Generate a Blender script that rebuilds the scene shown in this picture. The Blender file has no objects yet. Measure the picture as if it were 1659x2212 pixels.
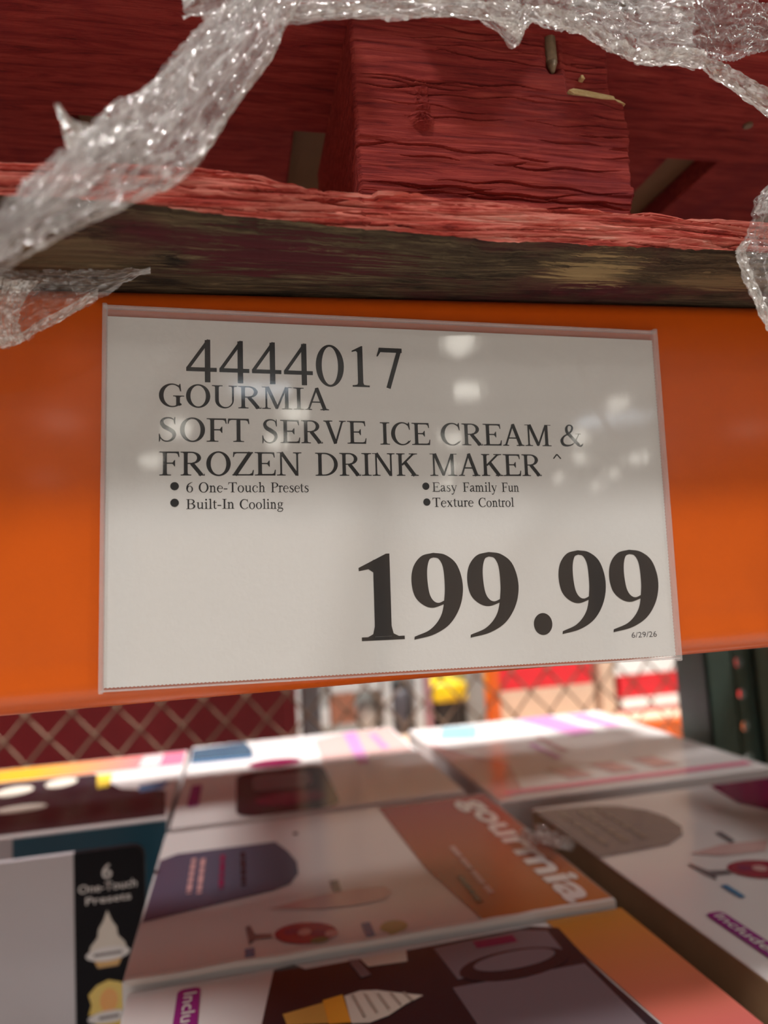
import bpy, bmesh, math, random
from mathutils import Vector, Matrix, noise

# ------------------------------------------------------------------ camera, world, lights, exposure
scn = bpy.context.scene
COL = scn.collection
FPX, IW, IH = 1534.0, 1659.0, 2212.0
cam_d = bpy.data.cameras.new('camera')
cam = bpy.data.objects.new('camera', cam_d); COL.objects.link(cam)
cam_d.sensor_fit = 'HORIZONTAL'; cam_d.sensor_width = 36.0
cam_d.lens = 36.0 * FPX / IW
cam_d.clip_start = 0.01; cam_d.clip_end = 300
YAW, PIT, ROL = math.radians(12.07), math.radians(5.87), math.radians(-3.47)
_f = Vector((math.sin(YAW) * math.cos(PIT), math.cos(YAW) * math.cos(PIT), math.sin(PIT)))
_r = Vector((math.cos(YAW), -math.sin(YAW), 0)); _u = _r.cross(_f)
_r, _u = _r * math.cos(ROL) + _u * math.sin(ROL), _u * math.cos(ROL) - _r * math.sin(ROL)
_m = Matrix((_r, _u, -_f)).transposed().to_4x4()
_m.translation = (-0.0839, -0.3341, -0.0428)
cam.matrix_world = _m
cam_d.dof.use_dof = True
cam_d.dof.focus_distance = 0.342
cam_d.dof.aperture_fstop = cam_d.lens / 5.2
scn.camera = cam

world = bpy.data.worlds.new('closed_building'); scn.world = world; world.use_nodes = True      # indoors: the ceiling lamps give all the light
world.node_tree.nodes['Background'].inputs[0].default_value = (0, 0, 0, 1)
world.node_tree.nodes['Background'].inputs[1].default_value = 0.0
vs = scn.view_settings
scn.display_settings.display_device = 'sRGB'
vs.view_transform = 'Standard'; vs.look = 'None'; vs.gamma = 1.0; vs.exposure = -0.5
vs.use_curve_mapping = False

FRONT_LAMP_W, REAR_LAMP_W = 230.0, 700.0      # power of each ceiling lamp on the camera's side / over the aisle behind the shelf
FLOOR_Z, LAMP_Z = -1.35, 6.2

# ------------------------------------------------------------------ helpers
def setp(o, label=None, cat=None, group=None, kind=None):
    if label: o['label'] = label
    if cat: o['category'] = cat
    if group: o['group'] = group
    if kind: o['kind'] = kind
    return o

def link(name, me, mat, parent=None):
    o = bpy.data.objects.new(name, me); COL.objects.link(o)
    if mat is not None:
        for mm in (mat if isinstance(mat, (list, tuple)) else [mat]): me.materials.append(mm)
    if parent is not None: o.parent = parent
    return o

def empty(name, loc, label, cat, group=None, rot=(0, 0, 0)):
    o = bpy.data.objects.new(name, None); COL.objects.link(o)
    o.location = loc; o.rotation_euler = rot; o.empty_display_size = .05
    return setp(o, label, cat, group)

def from_bm(name, bm, mat, parent=None, smooth=False):
    me = bpy.data.meshes.new(name); bm.normal_update(); bm.to_mesh(me); bm.free()
    if smooth: me.polygons.foreach_set('use_smooth', [True] * len(me.polygons))
    return link(name, me, mat, parent)

def from_py(name, v, f, mat, parent=None, smooth=False):
    me = bpy.data.meshes.new(name); me.from_pydata(v, [], f); me.update()
    if smooth: me.polygons.foreach_set('use_smooth', [True] * len(me.polygons))
    return link(name, me, mat, parent)

def bbox(bm, a, b, bev=0.0, seg=2):
    r = bmesh.ops.create_cube(bm, size=1.0)
    vs_ = r['verts']
    for v in vs_:
        v.co = Vector([(a[i] + b[i]) / 2 + v.co[i] * (b[i] - a[i]) for i in range(3)])
    if bev > 0:
        es = list({e for v in vs_ for e in v.link_edges})
        bmesh.ops.bevel(bm, geom=es, offset=bev, segments=seg, affect='EDGES', profile=.5)

def box(name, a, b, mat, parent=None, bev=0.0, smooth=False, seg=2):
    bm = bmesh.new(); bbox(bm, a, b, bev, seg)
    return from_bm(name, bm, mat, parent, smooth)

def cyl(bm, p0, p1, r0, r1=None, n=16, caps=True):
    p0, p1 = Vector(p0), Vector(p1); r1 = r0 if r1 is None else r1
    d = (p1 - p0); q = d.to_track_quat('Z', 'Y').to_matrix()
    a = [bm.verts.new(p0 + q @ Vector((math.cos(2 * math.pi * i / n) * r0, math.sin(2 * math.pi * i / n) * r0, 0))) for i in range(n)]
    b = [bm.verts.new(p1 + q @ Vector((math.cos(2 * math.pi * i / n) * r1, math.sin(2 * math.pi * i / n) * r1, 0))) for i in range(n)]
    for i in range(n): bm.faces.new((a[i], a[(i + 1) % n], b[(i + 1) % n], b[i]))
    if caps: bm.faces.new(a[::-1]); bm.faces.new(b)

def lathe(bm, prof, c, n=20):
    rings = []
    for r, z in prof:
        rings.append([bm.verts.new((c[0] + r * math.cos(2 * math.pi * i / n), c[1] + r * math.sin(2 * math.pi * i / n), c[2] + z)) for i in range(n)])
    for k in range(len(rings) - 1):
        for i in range(n):
            bm.faces.new((rings[k][i], rings[k][(i + 1) % n], rings[k + 1][(i + 1) % n], rings[k + 1][i]))
    bm.faces.new(rings[0][::-1]); bm.faces.new(rings[-1])

def lerp_tab(tab, x):
    if x <= tab[0][0]: return tab[0][1]
    for (x0, y0), (x1, y1) in zip(tab, tab[1:]):
        if x <= x1: return y0 + (y1 - y0) * (x - x0) / (x1 - x0)
    return tab[-1][1]

def crs(pts, t):                                   # Catmull-Rom through Vectors, t in 0..1
    n = len(pts) - 1; s = min(max(t, 0), 1) * n; i = min(int(s), n - 1); u = s - i
    p1, p2 = pts[i], pts[i + 1]
    p0 = pts[i - 1] if i > 0 else p1 * 2 - p2
    p3 = pts[i + 2] if i + 2 <= n else p2 * 2 - p1
    return (p1 * 2 + (p2 - p0) * u + (p0 * 2 - p1 * 5 + p2 * 4 - p3) * u * u + (p1 * 3 - p0 - p2 * 3 + p3) * u ** 3) * .5

# ------------------------------------------------------------------ materials (all procedural)
def newmat(name):
    m = bpy.data.materials.new(name); m.use_nodes = True
    nt = m.node_tree; return m, nt, nt.nodes['Principled BSDF']

def plain(name, col, rough=.5, metal=0, coat=0, emis=None, estr=0, bump=0, bscale=200, var=0, spec=None):
    m, nt, b = newmat(name)
    b.inputs['Base Color'].default_value = (*col, 1); b.inputs['Roughness'].default_value = rough
    b.inputs['Metallic'].default_value = metal; b.inputs['Coat Weight'].default_value = coat
    b.inputs['Coat Roughness'].default_value = .12
    if spec is not None: b.inputs['Specular IOR Level'].default_value = spec
    if emis: b.inputs['Emission Color'].default_value = (*emis, 1); b.inputs['Emission Strength'].default_value = estr
    if bump or var:
        tc = nt.nodes.new('ShaderNodeTexCoord'); nz = nt.nodes.new('ShaderNodeTexNoise')
        nz.inputs['Scale'].default_value = bscale; nz.inputs['Detail'].default_value = 4
        nt.links.new(tc.outputs['Object'], nz.inputs['Vector'])
        if bump:
            bp = nt.nodes.new('ShaderNodeBump'); bp.inputs['Strength'].default_value = bump; bp.inputs['Distance'].default_value = .001
            nt.links.new(nz.outputs['Fac'], bp.inputs['Height']); nt.links.new(bp.outputs['Normal'], b.inputs['Normal'])
        if var:
            mx = nt.nodes.new('ShaderNodeMixRGB'); mx.blend_type = 'MIX'
            mx.inputs[1].default_value = (*[c * (1 - var) for c in col], 1); mx.inputs[2].default_value = (*[min(1, c * (1 + var)) for c in col], 1)
            nt.links.new(nz.outputs['Fac'], mx.inputs[0]); nt.links.new(mx.outputs[0], b.inputs['Base Color'])
    return m

def ramp(nt, stops):
    r = nt.nodes.new('ShaderNodeValToRGB'); e = r.color_ramp.elements
    while len(e) < len(stops): e.new(.5)
    for k, (p, c) in enumerate(stops): e[k].position = p; e[k].color = (*c, 1)
    return r

def wood(name, stops, grain=(9, 90, 90), rough=.8, bump=.6, dist=.002, patch=None, spec=.25, stains=()):
    m, nt, b = newmat(name)
    tc = nt.nodes.new('ShaderNodeTexCoord'); mp = nt.nodes.new('ShaderNodeMapping'); mp.inputs['Scale'].default_value = grain
    nt.links.new(tc.outputs['Object'], mp.inputs['Vector'])
    n1 = nt.nodes.new('ShaderNodeTexNoise'); n1.inputs['Scale'].default_value = 3; n1.inputs['Detail'].default_value = 9; n1.inputs['Roughness'].default_value = .7; n1.inputs['Distortion'].default_value = .6
    nt.links.new(mp.outputs[0], n1.inputs['Vector'])
    r = ramp(nt, stops); nt.links.new(n1.outputs['Fac'], r.inputs[0])
    col = r.outputs[0]
    for (sc, lo, hi, c) in (patch or []):
        n2 = nt.nodes.new('ShaderNodeTexNoise'); n2.inputs['Scale'].default_value = 1; n2.inputs['Detail'].default_value = 5; n2.inputs['Roughness'].default_value = .65
        m2 = nt.nodes.new('ShaderNodeMapping'); m2.inputs['Scale'].default_value = sc[:3]; m2.inputs['Location'].default_value = sc[3:6]
        nt.links.new(tc.outputs['Object'], m2.inputs['Vector']); nt.links.new(m2.outputs[0], n2.inputs['Vector'])
        mr = nt.nodes.new('ShaderNodeMapRange'); mr.inputs[1].default_value = lo; mr.inputs[2].default_value = hi
        nt.links.new(n2.outputs['Fac'], mr.inputs[0])
        mx = nt.nodes.new('ShaderNodeMixRGB'); mx.inputs[2].default_value = (*c, 1)
        nt.links.new(mr.outputs[0], mx.inputs[0]); nt.links.new(col, mx.inputs[1]); col = mx.outputs[0]
    for (c0, rad, scol) in stains:               # single stains / bare patches with a ragged outline of their own
        m3 = nt.nodes.new('ShaderNodeMapping'); m3.inputs['Location'].default_value = [-c0[k] / rad[k] for k in range(3)]; m3.inputs['Scale'].default_value = [1 / r_ for r_ in rad]
        nt.links.new(tc.outputs['Object'], m3.inputs['Vector'])
        ln = nt.nodes.new('ShaderNodeVectorMath'); ln.operation = 'LENGTH'; nt.links.new(m3.outputs[0], ln.inputs[0])
        ma = nt.nodes.new('ShaderNodeMath'); ma.operation = 'MULTIPLY_ADD'; ma.inputs[1].default_value = 5.0; nt.links.new(n1.outputs['Fac'], ma.inputs[0]); nt.links.new(ln.outputs['Value'], ma.inputs[2])
        mr = nt.nodes.new('ShaderNodeMapRange'); mr.inputs[1].default_value = 3.6; mr.inputs[2].default_value = 3.0; nt.links.new(ma.outputs[0], mr.inputs[0])
        mx = nt.nodes.new('ShaderNodeMixRGB'); mx.inputs[2].default_value = (*scol, 1); nt.links.new(mr.outputs[0], mx.inputs[0]); nt.links.new(col, mx.inputs[1]); col = mx.outputs[0]
    nt.links.new(col, b.inputs['Base Color'])
    b.inputs['Roughness'].default_value = rough; b.inputs['Specular IOR Level'].default_value = spec
    bp = nt.nodes.new('ShaderNodeBump'); bp.inputs['Strength'].default_value = bump; bp.inputs['Distance'].default_value = dist
    nt.links.new(n1.outputs['Fac'], bp.inputs['Height']); nt.links.new(bp.outputs['Normal'], b.inputs['Normal'])
    return m

def gradient(name, axis, p0, p1, c0, c1, rough=.3):
    m, nt, b = newmat(name)
    tc = nt.nodes.new('ShaderNodeTexCoord'); sx = nt.nodes.new('ShaderNodeSeparateXYZ'); nt.links.new(tc.outputs['Object'], sx.inputs[0])
    mr = nt.nodes.new('ShaderNodeMapRange'); mr.inputs[1].default_value = p0; mr.inputs[2].default_value = p1
    nt.links.new(sx.outputs[axis], mr.inputs[0]); r = ramp(nt, [(0, c0), (1, c1)])
    nt.links.new(mr.outputs[0], r.inputs[0]); nt.links.new(r.outputs[0], b.inputs['Base Color'])
    b.inputs['Roughness'].default_value = rough
    return m

def film_mat(name, lo, hi, scale, stretch=(1, 1, 1), rough=.16, tint=(.93, .92, .92)):
    m, nt, b = newmat(name); nt.nodes.remove(b)
    out = nt.nodes['Material Output']
    tc = nt.nodes.new('ShaderNodeTexCoord'); mp = nt.nodes.new('ShaderNodeMapping'); mp.inputs['Scale'].default_value = stretch
    nz = nt.nodes.new('ShaderNodeTexNoise'); nz.inputs['Scale'].default_value = scale; nz.inputs['Detail'].default_value = 6; nz.inputs['Roughness'].default_value = .62; nz.inputs['Distortion'].default_value = 1.2
    nt.links.new(tc.outputs['UV'], mp.inputs[0]); nt.links.new(mp.outputs[0], nz.inputs['Vector'])
    mr = nt.nodes.new('ShaderNodeMapRange'); mr.inputs[1].default_value = .33; mr.inputs[2].default_value = .68; mr.inputs[3].default_value = lo; mr.inputs[4].default_value = hi
    nt.links.new(nz.outputs['Fac'], mr.inputs[0])
    lw = nt.nodes.new('ShaderNodeLayerWeight'); lw.inputs[0].default_value = .35
    ad = nt.nodes.new('ShaderNodeMath'); ad.operation = 'MULTIPLY_ADD'; ad.inputs[1].default_value = .38; ad.use_clamp = True
    nt.links.new(lw.outputs['Facing'], ad.inputs[0]); nt.links.new(mr.outputs[0], ad.inputs[2])
    tr = nt.nodes.new('ShaderNodeBsdfTransparent'); tr.inputs[0].default_value = (.97, .97, .97, 1)
    gl = nt.nodes.new('ShaderNodeBsdfGlossy'); gl.inputs['Roughness'].default_value = rough; gl.inputs[0].default_value = (1, 1, 1, 1)
    df = nt.nodes.new('ShaderNodeBsdfDiffuse'); df.inputs[0].default_value = (*tint, 1)
    tl = nt.nodes.new('ShaderNodeBsdfTranslucent'); tl.inputs[0].default_value = (*tint, 1)
    bp = nt.nodes.new('ShaderNodeBump'); bp.inputs['Strength'].default_value = .5; bp.inputs['Distance'].default_value = .0012
    n2 = nt.nodes.new('ShaderNodeTexNoise'); n2.inputs['Scale'].default_value = 260; n2.inputs['Detail'].default_value = 4; n2.inputs['Distortion'].default_value = 1.5; nt.links.new(tc.outputs['Object'], n2.inputs['Vector'])
    nt.links.new(n2.outputs['Fac'], bp.inputs['Height'])
    nt.links.new(bp.outputs[0], df.inputs['Normal'])
    vo = nt.nodes.new('ShaderNodeTexVoronoi'); vo.inputs['Scale'].default_value = 360; nt.links.new(tc.outputs['Object'], vo.inputs['Vector'])   # tiny flat facets that catch single lamps
    vm = nt.nodes.new('ShaderNodeVectorMath'); vm.operation = 'MULTIPLY_ADD'; vm.inputs[1].default_value = (1.3, 1.3, 1.3); vm.inputs[2].default_value = (-.65, -.65, -.65); nt.links.new(vo.outputs['Color'], vm.inputs[0])
    va = nt.nodes.new('ShaderNodeVectorMath'); va.operation = 'ADD'; nt.links.new(vm.outputs[0], va.inputs[0]); nt.links.new(bp.outputs[0], va.inputs[1])
    vn = nt.nodes.new('ShaderNodeVectorMath'); vn.operation = 'NORMALIZE'; nt.links.new(va.outputs[0], vn.inputs[0]); nt.links.new(vn.outputs[0], gl.inputs['Normal'])
    m1 = nt.nodes.new('ShaderNodeMixShader'); m1.inputs[0].default_value = .35; nt.links.new(df.outputs[0], m1.inputs[1]); nt.links.new(tl.outputs[0], m1.inputs[2])
    m2 = nt.nodes.new('ShaderNodeMixShader'); m2.inputs[0].default_value = .42; nt.links.new(m1.outputs[0], m2.inputs[1]); nt.links.new(gl.outputs[0], m2.inputs[2])
    m3 = nt.nodes.new('ShaderNodeMixShader'); nt.links.new(ad.outputs[0], m3.inputs[0]); nt.links.new(tr.outputs[0], m3.inputs[1]); nt.links.new(m2.outputs[0], m3.inputs[2])
    nt.links.new(m3.outputs[0], out.inputs[0])
    return m

def clear_sheet(name, veil=.008, rough=.06, bump=.12, bscale=38, gain=1.0):
    m, nt, b = newmat(name); nt.nodes.remove(b); out = nt.nodes['Material Output']
    tr = nt.nodes.new('ShaderNodeBsdfTransparent'); df = nt.nodes.new('ShaderNodeBsdfDiffuse'); df.inputs[0].default_value = (.9, .88, .88, 1)
    gl = nt.nodes.new('ShaderNodeBsdfGlossy'); gl.inputs['Roughness'].default_value = rough; gl.inputs[0].default_value = (gain, gain, gain, 1)
    lw = nt.nodes.new('ShaderNodeLayerWeight'); lw.inputs[0].default_value = .5
    pw5 = nt.nodes.new('ShaderNodeMath'); pw5.operation = 'POWER'; pw5.inputs[1].default_value = 5.0; nt.links.new(lw.outputs['Facing'], pw5.inputs[0])
    fr = nt.nodes.new('ShaderNodeMath'); fr.operation = 'MULTIPLY_ADD'; fr.inputs[1].default_value = .95; fr.inputs[2].default_value = .052; nt.links.new(pw5.outputs[0], fr.inputs[0])
    tc = nt.nodes.new('ShaderNodeTexCoord'); mp = nt.nodes.new('ShaderNodeMapping'); mp.inputs['Scale'].default_value = (1, 1, .45)
    nz = nt.nodes.new('ShaderNodeTexNoise'); nz.inputs['Scale'].default_value = bscale; nz.inputs['Detail'].default_value = 3
    nt.links.new(tc.outputs['Object'], mp.inputs[0]); nt.links.new(mp.outputs[0], nz.inputs['Vector'])
    bp = nt.nodes.new('ShaderNodeBump'); bp.inputs['Strength'].default_value = bump; bp.inputs['Distance'].default_value = .001
    nt.links.new(nz.outputs['Fac'], bp.inputs['Height']); nt.links.new(bp.outputs[0], gl.inputs['Normal'])
    m1 = nt.nodes.new('ShaderNodeMixShader'); m1.inputs[0].default_value = veil; nt.links.new(tr.outputs[0], m1.inputs[1]); nt.links.new(df.outputs[0], m1.inputs[2])
    m2 = nt.nodes.new('ShaderNodeMixShader'); nt.links.new(fr.outputs[0], m2.inputs[0]); nt.links.new(m1.outputs[0], m2.inputs[1]); nt.links.new(gl.outputs[0], m2.inputs[2])
    nt.links.new(m2.outputs[0], out.inputs[0])
    return m

M = {}
M['roof_white'] = plain('white_roof_deck', (.74, .74, .73), .8)
M['wall_paint'] = plain('pale_wall_paint', (.62, .61, .58), .8)
M['concrete'] = plain('concrete', (.30, .29, .275), .55, bump=.2, bscale=8, var=.15)
M['steel_grey'] = plain('grey_steel', (.22, .22, .235), .5, var=.15, bscale=30)
M['orange_paint'] = plain('orange_paint', (.76, .118, .005), .3, coat=.35, bump=.10, bscale=55, var=.06)
M['green_paint'] = plain('green_paint', (.10, .16, .135), .45, bump=.15, bscale=90, var=.15)
M['dark_steel'] = plain('dark_steel', (.02, .022, .026), .5)
M['deck_steel'] = plain('galvanised_deck', (.35, .35, .36), .45, metal=.6)
M['kraft'] = plain('kraft_cardboard', (.28, .16, .08), .8, bump=.2, bscale=60, var=.12)
M['red_wood'] = wood('red_painted_wood', [(.25, (.07, .006, .009)), (.45, (.30, .030, .026)), (.6, (.44, .060, .046)), (.8, (.56, .125, .085))], grain=(7, 60, 110), bump=.9, dist=.0022,
                     patch=[((14, 14, 16, 3, 1, 5), .52, .75, (.22, .022, .03))])
M['red_edge'] = wood('red_torn_wood', [(.30, (.10, .006, .008)), (.43, (.60, .075, .055)), (.56, (.90, .25, .19)), (.74, (.97, .52, .42))], grain=(10, 60, 120), bump=1.0, dist=.003)
M['underside'] = wood('weathered_wood', [(.30, (.012, .008, .005)), (.46, (.075, .048, .028)), (.58, (.17, .12, .065)), (.74, (.34, .24, .13))], grain=(9, 130, 130), bump=1.0, dist=.003,
                      patch=[((9, 22, 9, .2, .5, 3), .50, .66, (.11, .022, .026)), ((20, 60, 9, 1.6, 7, 1), .52, .70, (.012, .009, .007))],
                      stains=[((.030, -.485, 0), (.022, .018, .1), (.50, .34, .16)), ((.105, -.480, 0), (.03, .010, .1), (.30, .20, .10)), ((-.115, -.485, 0), (.060, .020, .1), (.12, .022, .028)), ((-.165, -.478, 0), (.010, .007, .1), (.01, .008, .006)), ((-.21, -.480, 0), (.04, .012, .1), (.20, .13, .07))])
M['raw_wood'] = wood('raw_pale_wood', [(.3, (.62, .42, .17)), (.7, (.85, .70, .38))], grain=(60, 60, 200), bump=.5)
M['nail'] = plain('rusty_nail', (.24, .17, .10), .5, metal=.3, var=.4, bscale=400)
M['paper'] = plain('white_paper', (.80, .79, .775), .75, bump=.12, bscale=420, var=.02, spec=.2)
M['ink'] = plain('black_ink', (.018, .019, .021), .5)
M['date_ink'] = plain('grey_ink', (.10, .10, .11), .6)
M['sleeve'] = clear_sheet('clear_sleeve_plastic')
M['seam'] = clear_sheet('sleeve_seam_plastic', veil=.28, rough=.15, bump=.1)
M['box_white'] = plain('glossy_white_board', (.68, .645, .64), .15, bump=.04, bscale=9, spec=.75)
M['box_edge'] = plain('worn_white_edge', (.74, .69, .66), .4)
def ink(name, c, rough=.13): return plain(name, c, rough, bump=.04, bscale=9, spec=.75)
M['slate'] = ink('slate_print', (.085, .075, .12)); M['slate_blue'] = ink('slate_blue_print', (.05, .10, .155))
M['white_ink'] = ink('white_print', (.72, .69, .68)); M['pink_ink'] = ink('pink_print', (.55, .30, .30)); M['pale_pink'] = ink('pale_pink_print', (.60, .40, .38))
M['red_ink'] = ink('berry_red_print', (.30, .02, .045)); M['green_ink'] = ink('melon_green_print', (.36, .38, .16)); M['leaf_ink'] = ink('leaf_green_print', (.10, .16, .05))
M['blue_ink'] = ink('blue_print', (.07, .18, .34)); M['purple_ink'] = ink('purple_print', (.27, .02, .20)); M['lilac_ink'] = ink('lilac_print', (.62, .26, .52))
M['mag_ink'] = ink('magenta_print', (.22, .015, .07)); M['machine_ink'] = ink('machine_black_print', (.022, .018, .024), .14); M['machine_grey'] = ink('machine_grey_print', (.16, .13, .15), .14)
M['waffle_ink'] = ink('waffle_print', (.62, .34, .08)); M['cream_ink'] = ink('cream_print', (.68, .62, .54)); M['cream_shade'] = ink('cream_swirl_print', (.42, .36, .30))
M['teal_ink'] = ink('teal_print', (.015, .10, .15), .35); M['orange_ink'] = ink('orange_print', (.78, .34, .04)); M['yellow_ink'] = ink('yellow_print', (.72, .50, .06)); M['hot_pink'] = ink('hot_pink_print', (.72, .18, .30))
M['panel_black'] = plain('panel_black', (.006, .005, .008), .65, spec=.2); M['panel_white'] = plain('panel_white', (.60, .58, .62), .4)
M['grey_ink'] = ink('grey_print', (.16, .13, .14))
M['film'] = film_mat('stretch_film', .02, .92, 2.6, (.7, 3.0, 1), rough=.045)
M['film_thin'] = film_mat('stretch_film_single_layer', .05, .38, 3.0, (1, 2, 1), rough=.07)
M['film_roll'] = film_mat('stretch_film_rolled_lip', .22, .86, 5, (.6, 2.6, 1), rough=.08, tint=(.95, .93, .88))
M['red_panel'] = plain('dark_red_panel', (.22, .009, .015), .45, var=.1, bscale=5)
M['net'] = plain('net_cord', (.22, .14, .09), .8)
M['bright_red'] = plain('bright_red_board', (.68, .02, .03), .4); M['bright_white'] = plain('bright_white_board', (.85, .85, .83), .5)
M['tan'] = plain('tan_board', (.62, .44, .32), .6, var=.1, bscale=12); M['yellow'] = plain('yellow_plastic', (.85, .60, .01), .35)
M['black_plastic'] = plain('black_plastic', (.02, .02, .022), .4); M['charcoal'] = plain('charcoal_plastic', (.085, .075, .085), .45)
M['light_grey'] = plain('light_grey_board', (.52, .54, .54), .5, var=.12, bscale=25); M['mid_grey'] = plain('mid_grey_board', (.30, .31, .30), .5, var=.2, bscale=25)
M['rust'] = plain('rust_brown_board', (.30, .12, .07), .6); M['mauve'] = plain('mauve_board', (.36, .18, .20), .5)
M['lamp_white'] = plain('lamp_diffuser', (.9, .9, .88), .4, emis=(1, .95, .84), estr=11.0)
M['sky_panel'] = plain('cool_tube_diffuser', (.9, .9, .9), .4, emis=(.80, .90, 1), estr=9.0)

# ------------------------------------------------------------------ large structure
fl = box('floor', (-40, -66, FLOOR_Z - .1), (45, 14, FLOOR_Z), M['concrete']); setp(fl, 'grey polished concrete warehouse floor', 'floor', kind='structure')
ce = box('ceiling', (-40, -66, 7.75), (45, 14, 7.9), M['roof_white']); setp(ce, 'white warehouse roof deck on grey steel joists', 'ceiling', kind='structure')
for k in range(11):
    y = 6 - k * 6.5; box('roof_joist', (-40, y - .08, 7.15), (45, y + .08, 7.55), M['steel_grey'], ce)
for x in (-30, -15, 0, 15, 30): box('roof_joist', (x - .06, -66, 7.55), (x + .06, 14, 7.75), M['steel_grey'], ce)
for (nm, lo, hi, lab) in (('wall_left', (-40.2, -66, FLOOR_Z), (-40, 14, 7.9), 'pale painted warehouse wall past the brown shelf carton'), ('wall_right', (45, -66, FLOOR_Z), (45.2, 14, 7.9), 'pale painted warehouse wall past the green posts'),
                      ('wall_back', (-40.2, 14, FLOOR_Z), (45.2, 14.2, 7.9), 'pale painted warehouse wall behind the far rack'), ('wall_front', (-40.2, -66.2, FLOOR_Z), (45.2, -66, 7.9), 'pale painted warehouse wall beyond the distant aisles')):
    setp(box(nm, lo, hi, M['wall_paint']), lab, 'wall', kind='structure')

# ------------------------------------------------------------------ rack: orange beam, green upright, lower shelf
def beam(name, y0, y1, z0, z1, x0, x1, mat, parent=None):
    # closed box-section beam with rolled edges: profile in Y,Z swept along X
    prof = []
    R = .009
    def arc(cy, cz, a0, a1, r=R, n=6):
        for i in range(n + 1):
            a = math.radians(a0 + (a1 - a0) * i / n); prof.append((cy + r * math.cos(a), cz + r * math.sin(a)))
    arc(y0 + R, z0 + R, 180, 270); arc(y1 - R, z0 + R, 270, 360)
    arc(y1 - R, z1 - R, 0, 90); arc(y0 + R, z1 - R, 90, 180)
    # shallow roll along the front face just above the bottom edge
    prof.append((y0, z0 + .022)); prof.append((y0 + .0005, z0 + .0165)); prof.append((y0 - .0002, z0 + .0125))
    n = len(prof); NX = 60; v = []; f = []
    for i in range(NX + 1):
        x = x0 + (x1 - x0) * i / NX
        for (py, pz) in prof: v.append((x, py, pz))
    for i in range(NX):
        for k in range(n):
            a, b = i * n + k, i * n + (k + 1) % n
            f.append((a, b, b + n, a + n))
    f.append(tuple(range(n))[::-1]); f.append(tuple(range(NX * n, NX * n + n)))
    return from_py(name, v, f, mat, parent, smooth=False)

BT, BB = .1026, -.0891
rb = empty('rack_beam', (0, 0, BB), 'orange painted steel rack beam carrying the price sign', 'rack beam')
b1 = beam('beam_body', 0, .06, 0, BT - BB, -1.95, .686, M['orange_paint'], rb)
for p in b1.data.polygons: p.use_smooth = len(p.vertices) == 4
b1.data.set_sharp_from_angle(angle=math.radians(35))
for x in (-1.97, .686):
    box('end_connector', (x, .0, -.03), (x + .02, .10, .21), M['orange_paint'], rb, bev=.003)
rb2 = empty('rack_beam', (0, .80, BB), 'orange rack beam under the rear edge of the red pallet', 'rack beam')
beam('beam_body', 0, .06, 0, BT - BB, -1.95, .686, M['orange_paint'], rb2)
for x in (-1.97, .686):
    box('end_connector', (x, -.02, -.03), (x + .02, .06, .21), M['orange_paint'], rb2, bev=.003)

def upright(x0, y0, label, pr=None):
    # teardrop-style post: a folded channel whose front has a sunken strip punched with round holes
    t = empty('rack_upright', (x0, y0, FLOOR_Z), label, 'rack post')
    H = 3.4
    bm = bmesh.new()
    bbox(bm, (0, 0, 0), (.054, .004, H)); bbox(bm, (.094, 0, 0), (.130, .004, H))
    bbox(bm, (0, 0, 0), (.004, .085, H)); bbox(bm, (.126, 0, 0), (.130, .085, H))
    bbox(bm, (.050, 0, 0), (.054, .012, H)); bbox(bm, (.094, 0, 0), (.098, .012, H))
    from_bm('post_channel', bm, M['green_paint'], t)
    v = []; f = []; P = .0533; n = int(H / P)
    for k in range(n):
        zc = P * (k + .5) + ((-.211 - FLOOR_Z) % P) - P / 2
        c = (.074, zc); r = .0085
        sq = []
        for i in range(16):
            a = 2 * math.pi * i / 16; s = 1 / max(abs(math.cos(a)), abs(math.sin(a)))
            sq.append((c[0] + .020 * s * math.cos(a), .012, c[1] + P / 2 * s * math.sin(a)))
        ci = [(c[0] + r * math.cos(2 * math.pi * i / 16), .012, c[1] + r * math.sin(2 * math.pi * i / 16)) for i in range(16)]
        b = len(v); v += sq + ci
        for i in range(16): f.append((b + i, b + (i + 1) % 16, b + 16 + (i + 1) % 16, b + 16 + i))
    from_py('punched_strip', v, f, M['green_paint'], t)
    box('foot_plate', (-.02, -.02, 0), (.15, .105, .008), M['green_paint'], t)
    return t
upright(.681, .745, 'dark green steel rack post with round punched holes, behind the cartons')
upright(.712, .03, 'dark green steel rack post holding the end of the orange sign beam')
sd = empty('shelf_deck', (-.3, .42, -.77), 'galvanised slatted steel shelf under the ice cream maker cartons', 'shelf')
for k in range(9):
    y = -.04 + k * .155
    box('deck_slat', (-1.3, y - .42, -.012), (.955, y - .42 + .13, .017), M['deck_steel'], sd, bev=.004)
for x in (-1.27, -.3, .88):
    box('deck_leg', (x, -.44, FLOOR_Z + .77), (x + .05, -.39, -.012), M['orange_paint'], sd)
    box('deck_leg', (x, .80, FLOOR_Z + .77), (x + .05, .85, -.012), M['orange_paint'], sd)

# ------------------------------------------------------------------ red pallet
PX0, PX1, PY0, PY1 = -.553, .667, -.06, .990
pal = empty('wooden_pallet', (.057, .45, BT), 'red painted wooden pallet resting on the orange rack beam', 'pallet')
def pw(p): return (p[0] - .057, p[1] - .45, p[2] - BT)

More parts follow.
